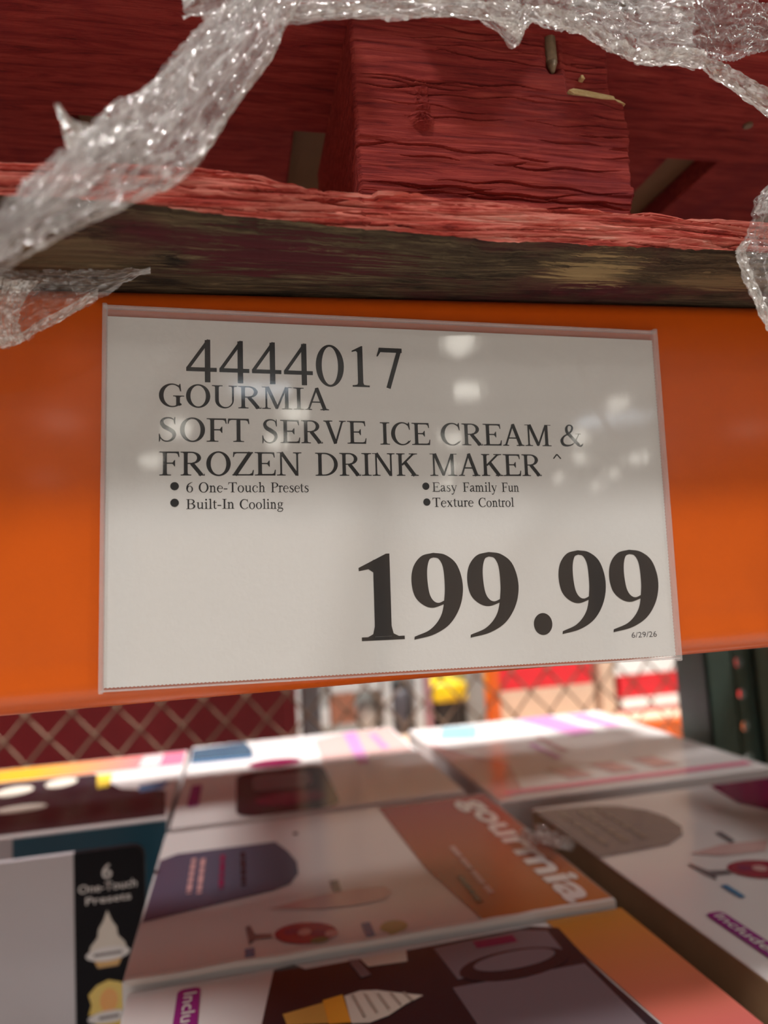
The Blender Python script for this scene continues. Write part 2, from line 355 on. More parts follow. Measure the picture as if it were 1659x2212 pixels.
ztop = [(-.6, .126), (-.164, .1265), (-.12, .1285), (-.09, .1295), (-.068, .126), (-.042, .122), (.018, .119), (.105, .117), (.153, .116), (.7, .1165)]
zbot = [(-.6, .1095), (-.14, .1105), (-.115, .1100), (-.09, .1075), (-.018, .1035), (.03, .1012), (.2, .1012), (.7, .102)]
def front_board():
    v = []; mats = []; NX = 620; prof_n = None; f = []; fm = []
    NF, NU = 30, 26
    for i in range(NX + 1):
        x = PX0 + (PX1 - PX0) * i / NX
        zt, zb = lerp_tab(ztop, x), lerp_tab(zbot, x)
        zt += .0011 * noise.noise((x * 60, 1, 2)) + .0006 * noise.noise((x * 230, 4, 2))
        zb += .0010 * noise.noise((x * 45, 7, 2)) + .0007 * noise.noise((x * 300, 4, 9))
        ring = []
        for k in range(NF + 1):                      # torn front face, bottom to top
            t = k / NF; z = zb + (zt - zb) * t
            y = PY0 + .006 * (1 - 4 * (t - .5) ** 2) * -.25
            zz = z + .004 * noise.noise((x * 9, 3, 3))
            g = noise.noise((x * 14, 0, zz * 330)); g2 = noise.noise((x * 34 + 7, 5, zz * 900))
            y += .0024 * (abs(g) - .25) + .0012 * g2
            cr = noise.noise((x * 7 + 3, 9, zz * 190))          # long splits
            if abs(cr) < .08: y += .0058 * (1 - abs(cr) / .08) * min(1, 3 * abs(noise.noise((x * 11, 2, 7))) + .15)
            if t > .62 and -.2 < x < -.02: y += .010 * (t - .62)    # splintered lip leaning back
            ring.append((x, y, z))
        ring.append((x, PY0 + .02, min(zt, .1205))); ring.append((x, .08, .1170)); ring.append((x, .08, .1026))
        for k in range(NU + 1):                      # weathered underside, back to front
            t = k / NU; y = .02 + (PY0 - .02) * t
            d = .0016 * noise.noise((x * 9, y * 190, 3)) + .0009 * noise.noise((x * 30, y * 520, 8))
            z = .1028 + (zb - .1028) * max(0, (-y) / .06) ** 1.4 - .0065 * math.sin(math.pi * min(1, max(0, -y / .06))) * .35
            if y > -.004: d = 0
            ring.append((x, y, z + d * min(1, 4 * (1 - t))))
        prof_n = len(ring); v += [pw(p) for p in ring]
    for i in range(NX):
        for k in range(prof_n):
            a, b = i * prof_n + k, i * prof_n + (k + 1) % prof_n
            f.append((a, a + prof_n, b + prof_n, b)); fm.append(0 if k <= NF else 1 if k >= NF + 3 else 2)
    f.append(tuple(range(prof_n))); f.append(tuple(range(NX * prof_n, (NX + 1) * prof_n))[::-1]); fm += [2, 2]
    o = from_py('bottom_board', v, f, [M['red_edge'], M['underside'], M['red_wood']], pal)
    o.data.polygons.foreach_set('material_index', fm)
    bmx = bmesh.new(); bmx.from_mesh(o.data); bmesh.ops.recalc_face_normals(bmx, faces=bmx.faces); bmx.to_mesh(o.data); bmx.free()
    o['label'] = 'splintered red board edge with dirty brown underside'
    return o
front_board()
# long loose splinter on the board edge
bm = bmesh.new()
for (x0, x1, z0, z1, y0) in ((-.073, -.049, .1205, .1163, -.0645), (-.11, -.08, .1150, .1128, -.0640)):
    prev = None
    for i in range(9):
        t = i / 8; x = x0 + (x1 - x0) * t; z = z0 + (z1 - z0) * t + .0007 * math.sin(9 * t); w = .0011 * math.sin(math.pi * (.08 + .9 * t)) + .0002
        ring = [bm.verts.new(pw((x, y0 - .0012 * (1 - t) - w * math.cos(a) * .7, z + w * math.sin(a)))) for a in (0, 1.57, 3.14, 4.71)]
        if prev:
            for k in range(4): bm.faces.new((prev[k], prev[(k + 1) % 4], ring[(k + 1) % 4], ring[k]))
        prev = ring
from_bm('splinter', bm, M['red_edge'], pal)

def front_block():
    X0, Y0, Y1, Z0, Z1 = -.017, -.01, .132, .1165, .245
    xr = [(.10, .131), (.144, .130), (.152, .132), (.161, .1345), (.1615, .1325), (.168, .133), (.181, .133), (.194, .1348), (.202, .133), (.209, .133), (.2115, .130), (.214, .1275), (.221, .127), (.242, .128), (.26, .128)]
    NX, NZ = 170, 420; v = []; f = []
    rnd = random.Random(11); cracks = []
    for _ in range(46):
        L = rnd.uniform(.015, .085) if rnd.random() < .7 else rnd.uniform(.09, .15)
        xa = rnd.uniform(-.03, .125); cracks.append((xa, xa + L, rnd.uniform(.118, .243), rnd.uniform(-.02, .02), rnd.uniform(.0003, .0008), rnd.uniform(.0012, .0034), rnd.uniform(0, 99)))
    for (xa, xb, zc) in ((-.017, .09, .2135), (-.017, .045, .2085), (.02, .13, .1585), (.0, .09, .1545), (.06, .128, .1690), (-.01, .07, .1765), (.07, .135, .1500), (-.017, .10, .1375)):
        cracks.append((xa, xb, zc, -.012, .0008, .0034, zc * 900))
    for j in range(NZ + 1):
        z = Z0 + (Z1 - Z0) * j / NZ
        x1 = lerp_tab(xr, z) + .0008 * noise.noise((3, z * 400, 2)) + .0005 * noise.noise((1, z * 1100, 5))
        x0 = X0 + .0004 * noise.noise((8, z * 300, 2))
        for i in range(NX + 1):
            x = x0 + (x1 - x0) * i / NX
            zz = z + .003 * noise.noise((x * 14, 6, z * 20))
            g = noise.noise((x * 9, 1, zz * 150)); g2 = noise.noise((x * 22, 4, zz * 480)); g3 = noise.noise((x * 6 + 5, 2, zz * 85))
            y = Y0 + .0006 * g + .00045 * g2
            for (xa, xb, zc, sl, wd, dp, ph) in cracks:
                if xa < x < xb and abs(z - zc) < .006:
                    t = (x - xa) / (xb - xa); zk = zc + sl * (x - xa) + .0011 * math.sin(x * 55 + ph) + .0007 * math.sin(x * 190 + ph * 2)
                    ww = wd * math.sin(math.pi * t) + .00015; dd = abs(z - zk)
                    if dd < ww: y += dp * (1 - dd / ww) * min(1, 5 * t, 5 * (1 - t))
                    elif 0 < zk - z < .0030: y -= .0007 * (1 - (zk - z) / .0030) * math.sin(math.pi * t)     # lifted lower lip
            if g3 > .38: y -= .0009 * min(1, (g3 - .38) * 9)                                # proud flakes
            # groove of the pulled nail, upper right, and the chipped-away corner beside it
            gx = .0935 + (z - .225) * .05
            if z > .2225: y += .006 * math.exp(-((x - gx) / .0042) ** 2) * min(1, (z - .2225) / .004)
            if z > .2115 and x > .098: y += .0035 * min(1, (z - .2115) / .002) * min(1, (x - .098) / .003)
            # knot lump with its crease, left
            kx, kz = .0172, .190
            r = math.hypot((x - kx) / .0065, (z - kz) / .0055)
            if r < 1: y -= .0040 * (1 - r * r) * (1 + .5 * noise.noise((x * 900, 3, z * 900)))
            if .196 < z < .212 and abs(x - .0180) < .0032: y += .0014 * noise.noise((x * 700, 3, z * 500)) - .0006
            e = min(x - x0, x1 - x, z - Z0 + .004) 
            if e < .0022: y += .0022 * (1 - e / .0022) ** 2
            v.append(pw((x, y, z)))
    W = NX + 1
    for j in range(NZ):
        for i in range(NX): f.append((j * W + i, j * W + i + 1, (j + 1) * W + i + 1, (j + 1) * W + i))
    fmat = [0] * len(f)
    # side walls back to Y1
    def strip(idx, flip):
        b = len(v)
        for q in idx: p = v[q]; v.append((p[0], Y1 - .45, p[2]))
        for k in range(len(idx) - 1):
            q = (idx[k], idx[k + 1], b + k + 1, b + k); f.append(q[::-1] if flip else q); fmat.append(1)
    strip([j * W for j in range(NZ + 1)], False); strip([j * W + NX for j in range(NZ + 1)], True)
    strip(list(range(W)), True); strip([NZ * W + i for i in range(W)], False)
    o = from_py('block', v, f, [M['red_wood'], M['red_wood']], pal)
    o.data.polygons.foreach_set('material_index', fmat)
    bmx = bmesh.new(); bmx.from_mesh(o.data); bmesh.ops.recalc_face_normals(bmx, faces=bmx.faces); bmx.to_mesh(o.data); bmx.free()
    o['label'] = 'cracked red end block with a broken right corner'
front_block()
# bare chip of pale wood on the broken corner, and the nail lying in its groove
bm = bmesh.new()
chip = [(.1000, .2140), (.1030, .2152), (.1110, .2146), (.1190, .2136), (.1262, .2128), (.1272, .2110), (.1190, .2108), (.1100, .2114), (.1030, .2122)]
def slab_xz(bm, pts, y0, y1):
    a = [bm.verts.new(pw((x, y0, z))) for x, z in pts]; b = [bm.verts.new(pw((x, y1, z))) for x, z in pts]
    bm.faces.new(a); bm.faces.new(b[::-1])
    n = len(pts)
    for i in range(n): bm.faces.new((a[i], b[i], b[(i + 1) % n], a[(i + 1) % n]))
slab_xz(bm, chip, -.0104, -.0050)
slab_xz(bm, [(.1262, .2118), (.1300, .2108), (.1332, .2090), (.1290, .2098)], -.0101, -.006)
slab_xz(bm, [(.1086, .2240), (.1098, .2243), (.1108, .2222), (.1086, .2222)], -.0095, -.005)
from_bm('pale_wood_chip', bm, M['raw_wood'], pal)
bm = bmesh.new()
cyl(bm, pw((.0935, -.0065, .2600)), pw((.0925, -.0085, .2300)), .0032, .0031, 12); cyl(bm, pw((.0925, -.0085, .2300)), pw((.0922, -.0095, .2240)), .0031, .0010, 12)
from_bm('nail', bm, M['nail'], pal, True)
# remaining timbers
def timber(name, a, b, mat='red_wood'): 
    return box(name, pw(a), pw(b), M[mat], pal, bev=.0015)
for (y0, y1) in ((.40, .50), (.850, .990)): timber('bottom_board', (PX0, y0, .1026), (PX1, y1, .1170))
for cx in (-.48, .057, .594):
    for (y0, y1) in ((-.01, .132), (.38, .52), (.845, .985)):
        if cx == .057 and y0 < 0: continue
        timber('block', (cx - .073, y0, .1170), (cx + .073, y1, .245))
for (y0, y1) in ((-.012, .087), (.40, .50), (.885, .985)): timber('stringer_board', (PX0, y0, .245), (PX1, y1, .263))
k = 0; x = PX0
while x < PX1 - .05:
    timber('deck_board', (x, -.055, .263), (min(x + .098, PX1), .989, .281), 'red_wood'); x += .1403
bm = bmesh.new(); cyl(bm, pw((.2585, .045, .2435)), pw((.2585, .045, .2470)), .003, n=10); from_bm('nail_head', bm, M['nail'], pal)

# load standing on the pallet (its bottom shows between the deck boards)
def shipping_carton(loc, dims, label, group=None, mat='kraft'):
    t = empty('shipping_carton', loc, label, 'carton', group)
    w, d, h = dims
    box('carton_body', (-w / 2, -d / 2, 0), (w / 2, d / 2, h), M[mat], t, bev=.004)
    box('flap_seam', (-w / 2 + .01, -.0012, h - .0005), (w / 2 - .01, .0012, h + .0006), M['tan'], t)
    box('packing_tape', (-.03, -d / 2 - .0008, h - .12), (.03, -d / 2 + .0005, h + .0006), M['tan'], t)
    return t
shipping_carton((-.25, .45, .281), (.60, .98, .55), 'brown corrugated carton on the red pallet, over its splintered end', None, 'kraft')
shipping_carton((.365, .45, .281), (.60, .98, .55), 'brown corrugated carton on the red pallet, over its end by the green post', None, 'kraft')
shipping_carton((-1.12, .42, -.753), (.80, .64, .64), 'unseen brown carton added as a light blocker on the steel shelf, past the upright display board')  # out of view, added to keep side light off the carton tops
shipping_carton((1.18, .30, FLOOR_Z), (.60, .62, 1.40), 'unseen tall brown carton added as a light blocker on the floor past the green posts')  # out of frame, added to block light coming in from the right

# ------------------------------------------------------------------ serif lettering drawn as pen strokes (units: 1000 per em)
class G:
    def __init__(s): s.p = []
    def poly(s, *pts): s.p.append(list(pts)); return s
    def rect(s, x0, y0, x1, y1): return s.poly((x0, y0), (x1, y0), (x1, y1), (x0, y1))
    def strip(s, A, B, n=24):
        A = [Vector(a) for a in A]; B = [Vector(b) for b in B]; pa = pb = None
        for i in range(n + 1):
            a, b = crs(A, i / n), crs(B, i / n)
            if pa is not None: s.poly(tuple(pa), tuple(pb), tuple(b), tuple(a))
            pa, pb = a, b
        return s
    def stroke(s, pts, w, n=24):
        P = [Vector(p) for p in pts]; m = len(P) - 1
        if not isinstance(w, (list, tuple)): w = [w] * len(P)
        L = []; R = []
        for i in range(n + 1):
            t = i / n; c = crs(P, t); d = crs(P, min(1, t + .01)) - crs(P, max(0, t - .01)); d.normalize(); nn = Vector((-d.y, d.x))
            q = t * m; k = min(int(q), m - 1); ww = w[k] + (w[k + 1] - w[k]) * (q - k)
            L.append(c + nn * ww / 2); R.append(c - nn * ww / 2)
        for i in range(n): s.poly(tuple(L[i]), tuple(R[i]), tuple(R[i + 1]), tuple(L[i + 1]))
        return s
    def line(s, a, b, w): return s.stroke([a, b], w, 1)
    def bowl(s, cx, cy, rx, ry, ix, irx, iry, a0=0, a1=360, n=36):
        pr = None
        for i in range(n + 1):
            a = math.radians(a0 + (a1 - a0) * i / n)
            o = (cx + rx * math.cos(a), cy + ry * math.sin(a)); q = (ix + irx * math.cos(a), cy + iry * math.sin(a))
            if pr: s.poly(pr[0], pr[1], q, o)
            pr = (o, q)
        return s
    def disc(s, cx, cy, r, n=20):
        return s.poly(*[(cx + r * math.cos(2 * math.pi * i / n), cy + r * math.sin(2 * math.pi * i / n)) for i in range(n)])
    def foot(s, l, r, y, d, s0, s1, t=27):      # slab serif at y; d = +1 rising from a baseline, -1 hanging from the top
        s.rect(l, min(y, y + d * t), r, max(y, y + d * t))
        b = 26
        s.poly((max(l, s0 - 60), y + d * t), (s0, y + d * t), (s0, y + d * (t + 44)), (s0 - b / 2, y + d * (t + 9)))
        s.poly((min(r, s1 + 60), y + d * t), (s1, y + d * t), (s1, y + d * (t + 44)), (s1 + b / 2, y + d * (t + 9)))
        return s
    def stem(s, x0, x1, y0, y1, bot=None, top=None):
        s.rect(x0, y0, x1, y1)
        if bot: s.foot(bot[0], bot[1], y0, 1, x0, x1)
        if top: s.foot(top[0], top[1], y1, -1, x0, x1)
        return s
    def arm(s, x0, x1, y, d, tl=130, t=44):       # thin bar along y with a beak of length tl pointing d
        s.rect(x0, min(y, y + d * t), x1, max(y, y + d * t))
        return s.poly((x1 - 90, y + d * t), (x1, y), (x1 + 14, y + d * tl), (x1 - 10, y + d * tl), (x1 - 38, y + d * (t + 22)))

def glyph(ch, bold=False):
    g = G()
    if bold and ch in '19.':
        if ch == '1':
            g.rect(165, 30, 322, 640); g.poly((322, 688), (290, 688), (28, 578), (30, 552), (120, 566), (165, 540), (165, 600)); g.poly((165, 540), (322, 540), (322, 688), (165, 635))
            g.rect(42, 0, 442, 28); g.poly((95, 26), (165, 26), (165, 110), (148, 50)); g.poly((392, 26), (322, 26), (322, 110), (339, 50)); return g.p, 500
        if ch == '.': g.disc(125, 78, 92, 28); return g.p, 250
        g.strip([(222, 688), (330, 668), (428, 585), (474, 420), (446, 250), (350, 105), (205, 22), (30, -14)], [(222, 650), (268, 636), (302, 570), (312, 450), (307, 330), (272, 175), (175, 65), (33, 10)], 40)
        g.strip([(222, 688), (115, 662), (42, 575), (22, 455), (48, 335), (120, 262), (205, 238), (312, 268)], [(222, 650), (186, 632), (164, 560), (162, 460), (176, 355), (208, 296), (255, 276), (318, 300)], 40)
        return g.p, 500
    T = {'0': 500, '1': 500, '4': 500, '6': 500, '7': 500, ' ': 250, '-': 333, '^': 469}
    if ch == '4': g.line((350, 668), (38, 215), 52).rect(12, 167, 472, 231).rect(292, 0, 376, 668).poly((340, 676), (376, 676), (376, 600), (292, 600))
    elif ch == '0': g.bowl(250, 331, 228, 345, 250, 132, 312)
    elif ch == '1': g.rect(203, 20, 290, 640).poly((290, 676), (270, 676), (111, 593), (111, 572), (180, 590), (203, 566), (203, 620)).poly((203, 560), (290, 560), (290, 676), (203, 640)).foot(112, 394, 0, 1, 203, 290)
    elif ch == '7': g.rect(60, 588, 449, 662).poly((20, 515), (42, 515), (90, 590), (150, 600), (90, 662), (66, 662)).line((413, 655), (205, -8), 72)
    elif ch == '6': g.bowl(258, 205, 210, 218, 262, 118, 186).strip([(34, 215), (60, 400), (180, 570), (440, 684)], [(150, 215), (160, 380), (240, 530), (445, 668)])
    elif ch == '-': g.rect(39, 194, 285, 257); return g.p, 333
    elif ch == '^': g.line((40, 400), (235, 662), 66).line((235, 662), (430, 400), 66)
    elif ch == 'I': g.stem(115, 218, 0, 662, (18, 315), (18, 315)); return g.p, 333
    elif ch in 'FE':
        g.stem(108, 212, 0, 662, (12, 320) if ch == 'F' else (12, 230), (12, 230)); x1 = 530 if ch == 'F' else 556
        g.arm(200, x1, 662, -1, 150); g.rect(200, 322, 400, 358).poly((360, 322), (360, 358), (412, 430), (428, 430), (428, 250), (412, 250))
        if ch == 'E': g.arm(200, 580, 0, 1, 165)
        return g.p, 556 if ch == 'F' else 611
    elif ch == 'T':
        g.stem(253, 357, 0, 662, (160, 452)); g.arm(300, 585, 662, -1, 150)
        g.rect(28, 624, 310, 662).poly((118, 624), (28, 662), (14, 512), (38, 512), (66, 602)); return g.p, 611
    elif ch == 'A':
        g.line((112, 8), (352, 660), 56).line((350, 668), (590, 0), 108).rect(190, 220, 500, 258).poly((336, 600), (336, 674), (374, 674), (390, 600)).foot(15, 213, 0, 1, 92, 130).foot(451, 706, 0, 1, 540, 640); return g.p, 722
    elif ch == 'V':
        g.line((130, 655), (376, 0), 106).line((588, 655), (374, 0), 56).poly((330, 40), (372, -11), (384, -11), (400, 40)).foot(16, 290, 662, -1, 84, 180).foot(490, 697, 662, -1, 570, 606); return g.p, 722
    elif ch == 'M':
        g.stem(108, 162, 0, 662, (12, 260)); g.rect(12, 642, 190, 662); g.line((165, 660), (440, 20), 100).line((435, 20), (695, 655), 54).stem(660, 762, 0, 662, (565, 863)); g.rect(690, 642, 863, 662).poly((400, 60), (432, -2), (444, -2), (475, 60)); return g.p, 889
    elif ch == 'N':
        g.stem(106, 158, 0, 662, (12, 255)); g.rect(12, 642, 180, 662); g.line((140, 660), (580, 14), 96).stem(560, 612, 0, 662, None, (470, 707)).poly((520, 60), (588, -11), (607, -11), (607, 60)); return g.p, 722
    elif ch == 'U':
        g.stem(100, 203, 230, 662, None, (14, 310)).stem(566, 618, 230, 662, None, (475, 705)); g.bowl(357, 232, 257, 246, 388, 185, 205, 180, 360, 24); return g.p, 722
    elif ch == 'O': g.bowl(361, 331, 330, 347, 361, 210, 306); return g.p, 722
    elif ch in 'CG':
        g.bowl(372, 331, 344, 345, 392, 240, 308, 52, 318, 36); g.poly((585, 676), (603, 676), (626, 450), (600, 450), (560, 560), (530, 600), (560, 630))
        if ch == 'C': g.poly((625, 105), (640, 120), (633, 150), (600, 110)); return g.p, 667
        g.poly((560, 60), (625, 105), (640, 60), (560, 24)); g.rect(488, 60, 592, 300).poly((488, 60), (592, 60), (592, 90), (520, 20), (440, 5)).foot(405, 705, 330, -1, 488, 592, 27); return g.p, 722
    elif ch == 'D': g.stem(104, 207, 0, 662, (16, 240), (16, 240)).rect(200, 0, 300, 36).rect(200, 626, 300, 662).bowl(295, 331, 392, 331, 275, 298, 295, -90, 90, 24); return g.p, 722
    elif ch in 'RPB':
        g.stem(102, 205, 0, 662, (16, 300) if ch != 'B' else (16, 240), (16, 240)).rect(200, 626, 310, 662)
        if ch == 'B': g.rect(200, 334, 310, 366).rect(200, 0, 320, 36).bowl(305, 498, 255, 164, 300, 155, 132, -90, 90, 20).bowl(315, 183, 285, 183, 310, 175, 150, -90, 90, 20); return g.p, 667
        g.rect(200, 318, 310, 352).bowl(300, 490, 260, 172, 296, 156, 138, -90, 90, 22)
        if ch == 'R': g.line((310, 340), (575, 10), 108).foot(490, 660, 0, 1, 520, 640); return g.p, 667
        return g.p, 556
    elif ch == 'K': g.stem(102, 205, 0, 662, (34, 300), (34, 300)).line((205, 318), (568, 650), 58).line((300, 400), (600, 8), 112).foot(430, 690, 662, -1, 548, 590).foot(480, 723, 0, 1, 550, 650); return g.p, 722
    elif ch == 'Z': g.rect(40, 624, 580, 662).rect(12, 0, 570, 38).line((508, 650), (82, 14), 112).poly((40, 662), (30, 520), (54, 520), (80, 600), (140, 626)).poly((580, 0), (598, 158), (574, 158), (545, 70), (470, 36)); return g.p, 611
    elif ch == 'S':
        g.stroke([(455, 560), (390, 635), (275, 658), (165, 620), (118, 530), (165, 425), (300, 345), (410, 265), (440, 165), (385, 60), (270, 4), (150, 30), (75, 120)], [20, 34, 36, 62, 92, 112, 118, 112, 96, 66, 38, 36, 22], 60)
        g.poly((448, 676), (466, 676), (472, 470), (450, 470), (425, 560), (430, 610)).poly((42, 212), (64, 212), (90, 110), (80, 40), (60, -14), (44, -14)); return g.p, 556
    elif ch == '&':
        g.stroke([(330, 340), (265, 450), (255, 560), (310, 650), (400, 650), (440, 575), (400, 470), (290, 380), (160, 300), (90, 180), (130, 60), (250, 20), (400, 50), (520, 150), (590, 290), (640, 380)], [80, 92, 78, 40, 40, 66, 62, 40, 50, 98, 92, 60, 36, 34, 34, 30], 70)
        g.line((285, 420), (620, 40), 100).stroke([(590, 60), (660, 10), (730, 40), (755, 95)], [70, 60, 40, 18], 12).rect(530, 378, 715, 398); return g.p, 778
    elif ch == 'o': g.bowl(250, 222, 221, 236, 250, 128, 204); return g.p, 500
    elif ch == 'e': g.bowl(230, 222, 205, 236, 245, 132, 200, 8, 320, 30).rect(105, 245, 420, 278).poly((424, 277), (330, 277), (330, 245), (424, 245)); return g.p, 444
    elif ch == 'c': g.bowl(235, 222, 210, 236, 255, 140, 202, 60, 325, 28).disc(365, 345, 46); return g.p, 444
    elif ch == 'n' or ch == 'h' or ch == 'm':
        H = 683 if ch == 'h' else 455
        g.stem(85, 169, 0, H, (12, 245)).poly((85, H), (169, H), (169, H - 60), (14, H - 70), (14, H - 50))
        g.stroke([(160, 350), (230, 415), (310, 415), (360, 330)], [34, 58, 76, 84], 14).stem(325, 409, 0, 345, (260, 485))
        if ch == 'm': g.stroke([(400, 350), (470, 415), (560, 415), (610, 330)], [34, 58, 76, 84], 14).stem(575, 659, 0, 345, (510, 760)); return g.p, 778
        return g.p, 500
    elif ch == 'u': g.stem(75, 159, 110, 450).rect(9, 430, 120, 450).stroke([(117, 130), (160, 45), (250, 42), (345, 105)], [84, 76, 58, 34], 14).stem(338, 422, 0, 450, (338, 480)).rect(268, 430, 380, 450); return g.p, 500
    elif ch in 'il':
        H = 460 if ch == 'i' else 683
        g.stem(98, 182, 0, H, (16, 258)).poly((98, H), (182, H), (182, H - 60), (18, H - 66), (18, H - 46))
        if ch == 'i': g.disc(135, 620, 58)
        return g.p, 278
    elif ch == 'r': g.stem(85, 169, 0, 455, (8, 245)).poly((85, 455), (169, 455), (169, 395), (8, 388), (8, 408)).stroke([(160, 350), (215, 430), (300, 415)], [34, 56, 70], 10).disc(300, 405, 44); return g.p, 333
    elif ch == 't': g.stem(80, 160, 80, 560).rect(13, 415, 260, 450).poly((13, 415), (80, 450), (140, 579), (160, 579), (160, 415)).stroke([(120, 100), (150, 25), (215, 20), (272, 66)], [80, 62, 44, 20], 10); return g.p, 278
    elif ch == 's': g.stroke([(325, 380), (270, 430), (190, 432), (120, 385), (120, 310), (210, 245), (300, 185), (325, 105), (270, 30), (180, 12), (90, 50), (60, 110)], [22, 36, 40, 70, 80, 84, 84, 78, 60, 40, 34, 20], 40).rect(318, 320, 338, 450).rect(50, -4, 70, 150); return g.p, 389
    elif ch == 'a': g.stem(278, 362, 60, 340).stroke([(320, 330), (290, 415), (210, 432), (130, 400), (90, 345)], [84, 66, 40, 54, 70], 16).stroke([(300, 265), (180, 215), (90, 150), (85, 70), (150, 35), (220, 50), (300, 105)], [34, 56, 84, 88, 72, 48, 34], 20).stroke([(320, 90), (345, 30), (400, 28), (440, 60)], [84, 60, 44, 18], 8); return g.p, 444
    elif ch == 'y': g.line((90, 445), (265, 20), 88).stroke([(425, 445), (270, 40), (190, -140), (110, -185), (45, -165)], [36, 40, 48, 62, 70], 20).rect(14, 430, 220, 450).rect(345, 430, 475, 450); return g.p, 500
    elif ch == 'x': g.line((95, 445), (400, 8), 92).line((385, 445), (105, 8), 40).rect(20, 430, 220, 450).rect(300, 430, 465, 450).rect(18, 0, 180, 20).rect(280, 0, 480, 20); return g.p, 500
    elif ch == 'g': g.bowl(235, 305, 165, 155, 235, 85, 128).rect(330, 385, 470, 425).stroke([(150, 175), (95, 120), (130, 65), (280, 45), (400, 15), (430, -70), (350, -165), (210, -195), (90, -165), (50, -95), (110, -30), (170, 20)], [30, 50, 66, 84, 76, 56, 46, 42, 50, 56, 44, 24], 50); return g.p, 500
    elif ch == 'b': g.stem(75, 153, 30, 683).bowl(255, 222, 213, 236, 240, 125, 200); return g.p, 500
    return g.p, T.get(ch, 500)

def text_polys(s, bold=False, track=0):
    x = 0; out = []
    for ch in s:
        p, w = glyph(ch, bold)
        out += [[(a + x, b) for a, b in q] for q in p]; x += w + track
    return out

def print_word(v, f, s, xl, xr, yb, cap, bold=False, slope=0, y=0.0):
    """append the word's polygons, fitted between xl and xr (metres) on baseline yb with capital height cap"""
    P = text_polys(s, bold); xs = [a for q in P for a, b in q]; x0, x1 = min(xs), max(xs)
    sy = cap / (676.0 if not bold else 688.0)
    for q in P:
        b = len(v)
        for a, c in q:
            x = xl + (a - x0) / (x1 - x0) * (xr - xl); v.append((x, y, yb + c * sy + slope * (x - xl)))
        # wind towards -Y
        ar = sum(q[i][0] * q[(i + 1) % len(q)][1] - q[(i + 1) % len(q)][0] * q[i][1] for i in range(len(q)))
        idx = list(range(b, b + len(q))); f.append(idx if ar > 0 else idx[::-1])

# ------------------------------------------------------------------ price sign in its clear sleeve
SY = -.003
sign = empty('price_sign', (0, SY, 0), 'white paper price sign in a clear plastic sleeve on the orange beam', 'price sign', rot=(0, .0286, 0))
mm = .001
def bow(x, z): return -.0006 * math.cos(x / .139 * 1.5) * math.cos(z / .084 * 1.4)
def grid_sheet(name, x0, x1, z0, z1, y, th, mat, zig=0, nx=60, nz=36, single=False):
    """thin sheet facing -Y; zig = depth of the perforated teeth along its lower and right edges"""
    v = []; f = []
    for s in ((0,) if single else (0, 1)):
        for j in range(nz + 1):
            for i in range(nx + 1):
                x = x0 + (x1 - x0) * i / nx; z = z0 + (z1 - z0) * j / nz
                if zig and j == 0 and i % 2: z += zig
                if zig and i == nx and j % 2: x -= zig
                if zig and i == 0 and j % 2: x += zig * .6
                v.append((x, y + bow(x, z) + s * th, z))
    W = nx + 1; N = W * (nz + 1)
    for j in range(nz):
        for i in range(nx):
            a = j * W + i; q = (a, a + 1, a + W + 1, a + W); f.append(q); single or f.append(tuple(N + k for k in q[::-1]))
    rim = [] if single else [i for i in range(W)] + [j * W + nx for j in range(1, nz + 1)] + [nz * W + i for i in range(nx - 1, -1, -1)] + [j * W for j in range(nz - 1, 0, -1)]
    for k in range(len(rim)):
        a, b = rim[k], rim[(k + 1) % len(rim)]; f.append((b, a, N + a, N + b))
    return from_py(name, v, f, mat, sign)
paper = grid_sheet('paper', -139.1 * mm, 137.7 * mm, -84 * mm, 83.2 * mm, .0008, .0003, M['paper'], zig=.0004, nx=330, nz=200)

def printed(name, words, bold=False, mat='ink', discs=()):
    v = []; f = []
    for (s, xl, xr, yb, cap, sl) in words:
        print_word(v, f, s, xl * mm, xr * mm, yb * mm, cap * mm, bold, sl)
    for (cx, cz, r) in discs:
        b = len(v); n = 24
        v += [((cx + r * math.cos(2 * math.pi * i / n)) * mm, 0, (cz + r * math.sin(2 * math.pi * i / n)) * mm) for i in range(n)]
        f.append(list(range(b, b + n)))
    v = [(x, .00068 + bow(x, z), z) for x, _, z in v]
    return from_py(name, v, f, M[mat], sign)
printed('item_number', [('4444017', -104.3, -1.2, 53.3, 20.6, -.004)])['label'] = 'large item number 4444017'
printed('product_name', [('GOURMIA', -116.4, -38.1, 41.3, 11.0, -.004)])
printed('product_name', [('SOFT', -116.4, -75.8, 25.1, 11.3, 0), ('SERVE', -69.9, -20.3, 24.8, 11.4, 0), ('ICE', -13.5, 11.6, 24.5, 11.3, 0), ('CREAM', 17.0, 75.7, 24.6, 11.3, 0), ('&', 80.7, 93.3, 24.7, 11.3, 0)])
printed('product_name', [('FROZEN', -116.2, -51.8, 9.3, 11.3, 0), ('DRINK', -45.3, 5.1, 9.2, 11.3, 0), ('MAKER', 10.9, 69.4, 9.2, 11.3, 0)])
v = []; f = []
printed('caret_mark', [('^', 76.0, 80.6, 14.6, 6.0, 0)])
printed('feature_list', [('6', -104.4, -101.4, 1.6, 4.7, 0), ('One-Touch', -98.9, -68.8, 1.5, 4.7, 0), ('Presets', -66.3, -48.7, 1.4, 4.7, 0),
                         ('Built-In', -104.4, -83.0, -6.1, 4.6, 0), ('Cooling', -80.6, -60.7, -6.3, 4.6, 0)], discs=[(-109.5, 4.4, 1.9), (-109.5, -3.2, 1.9)])
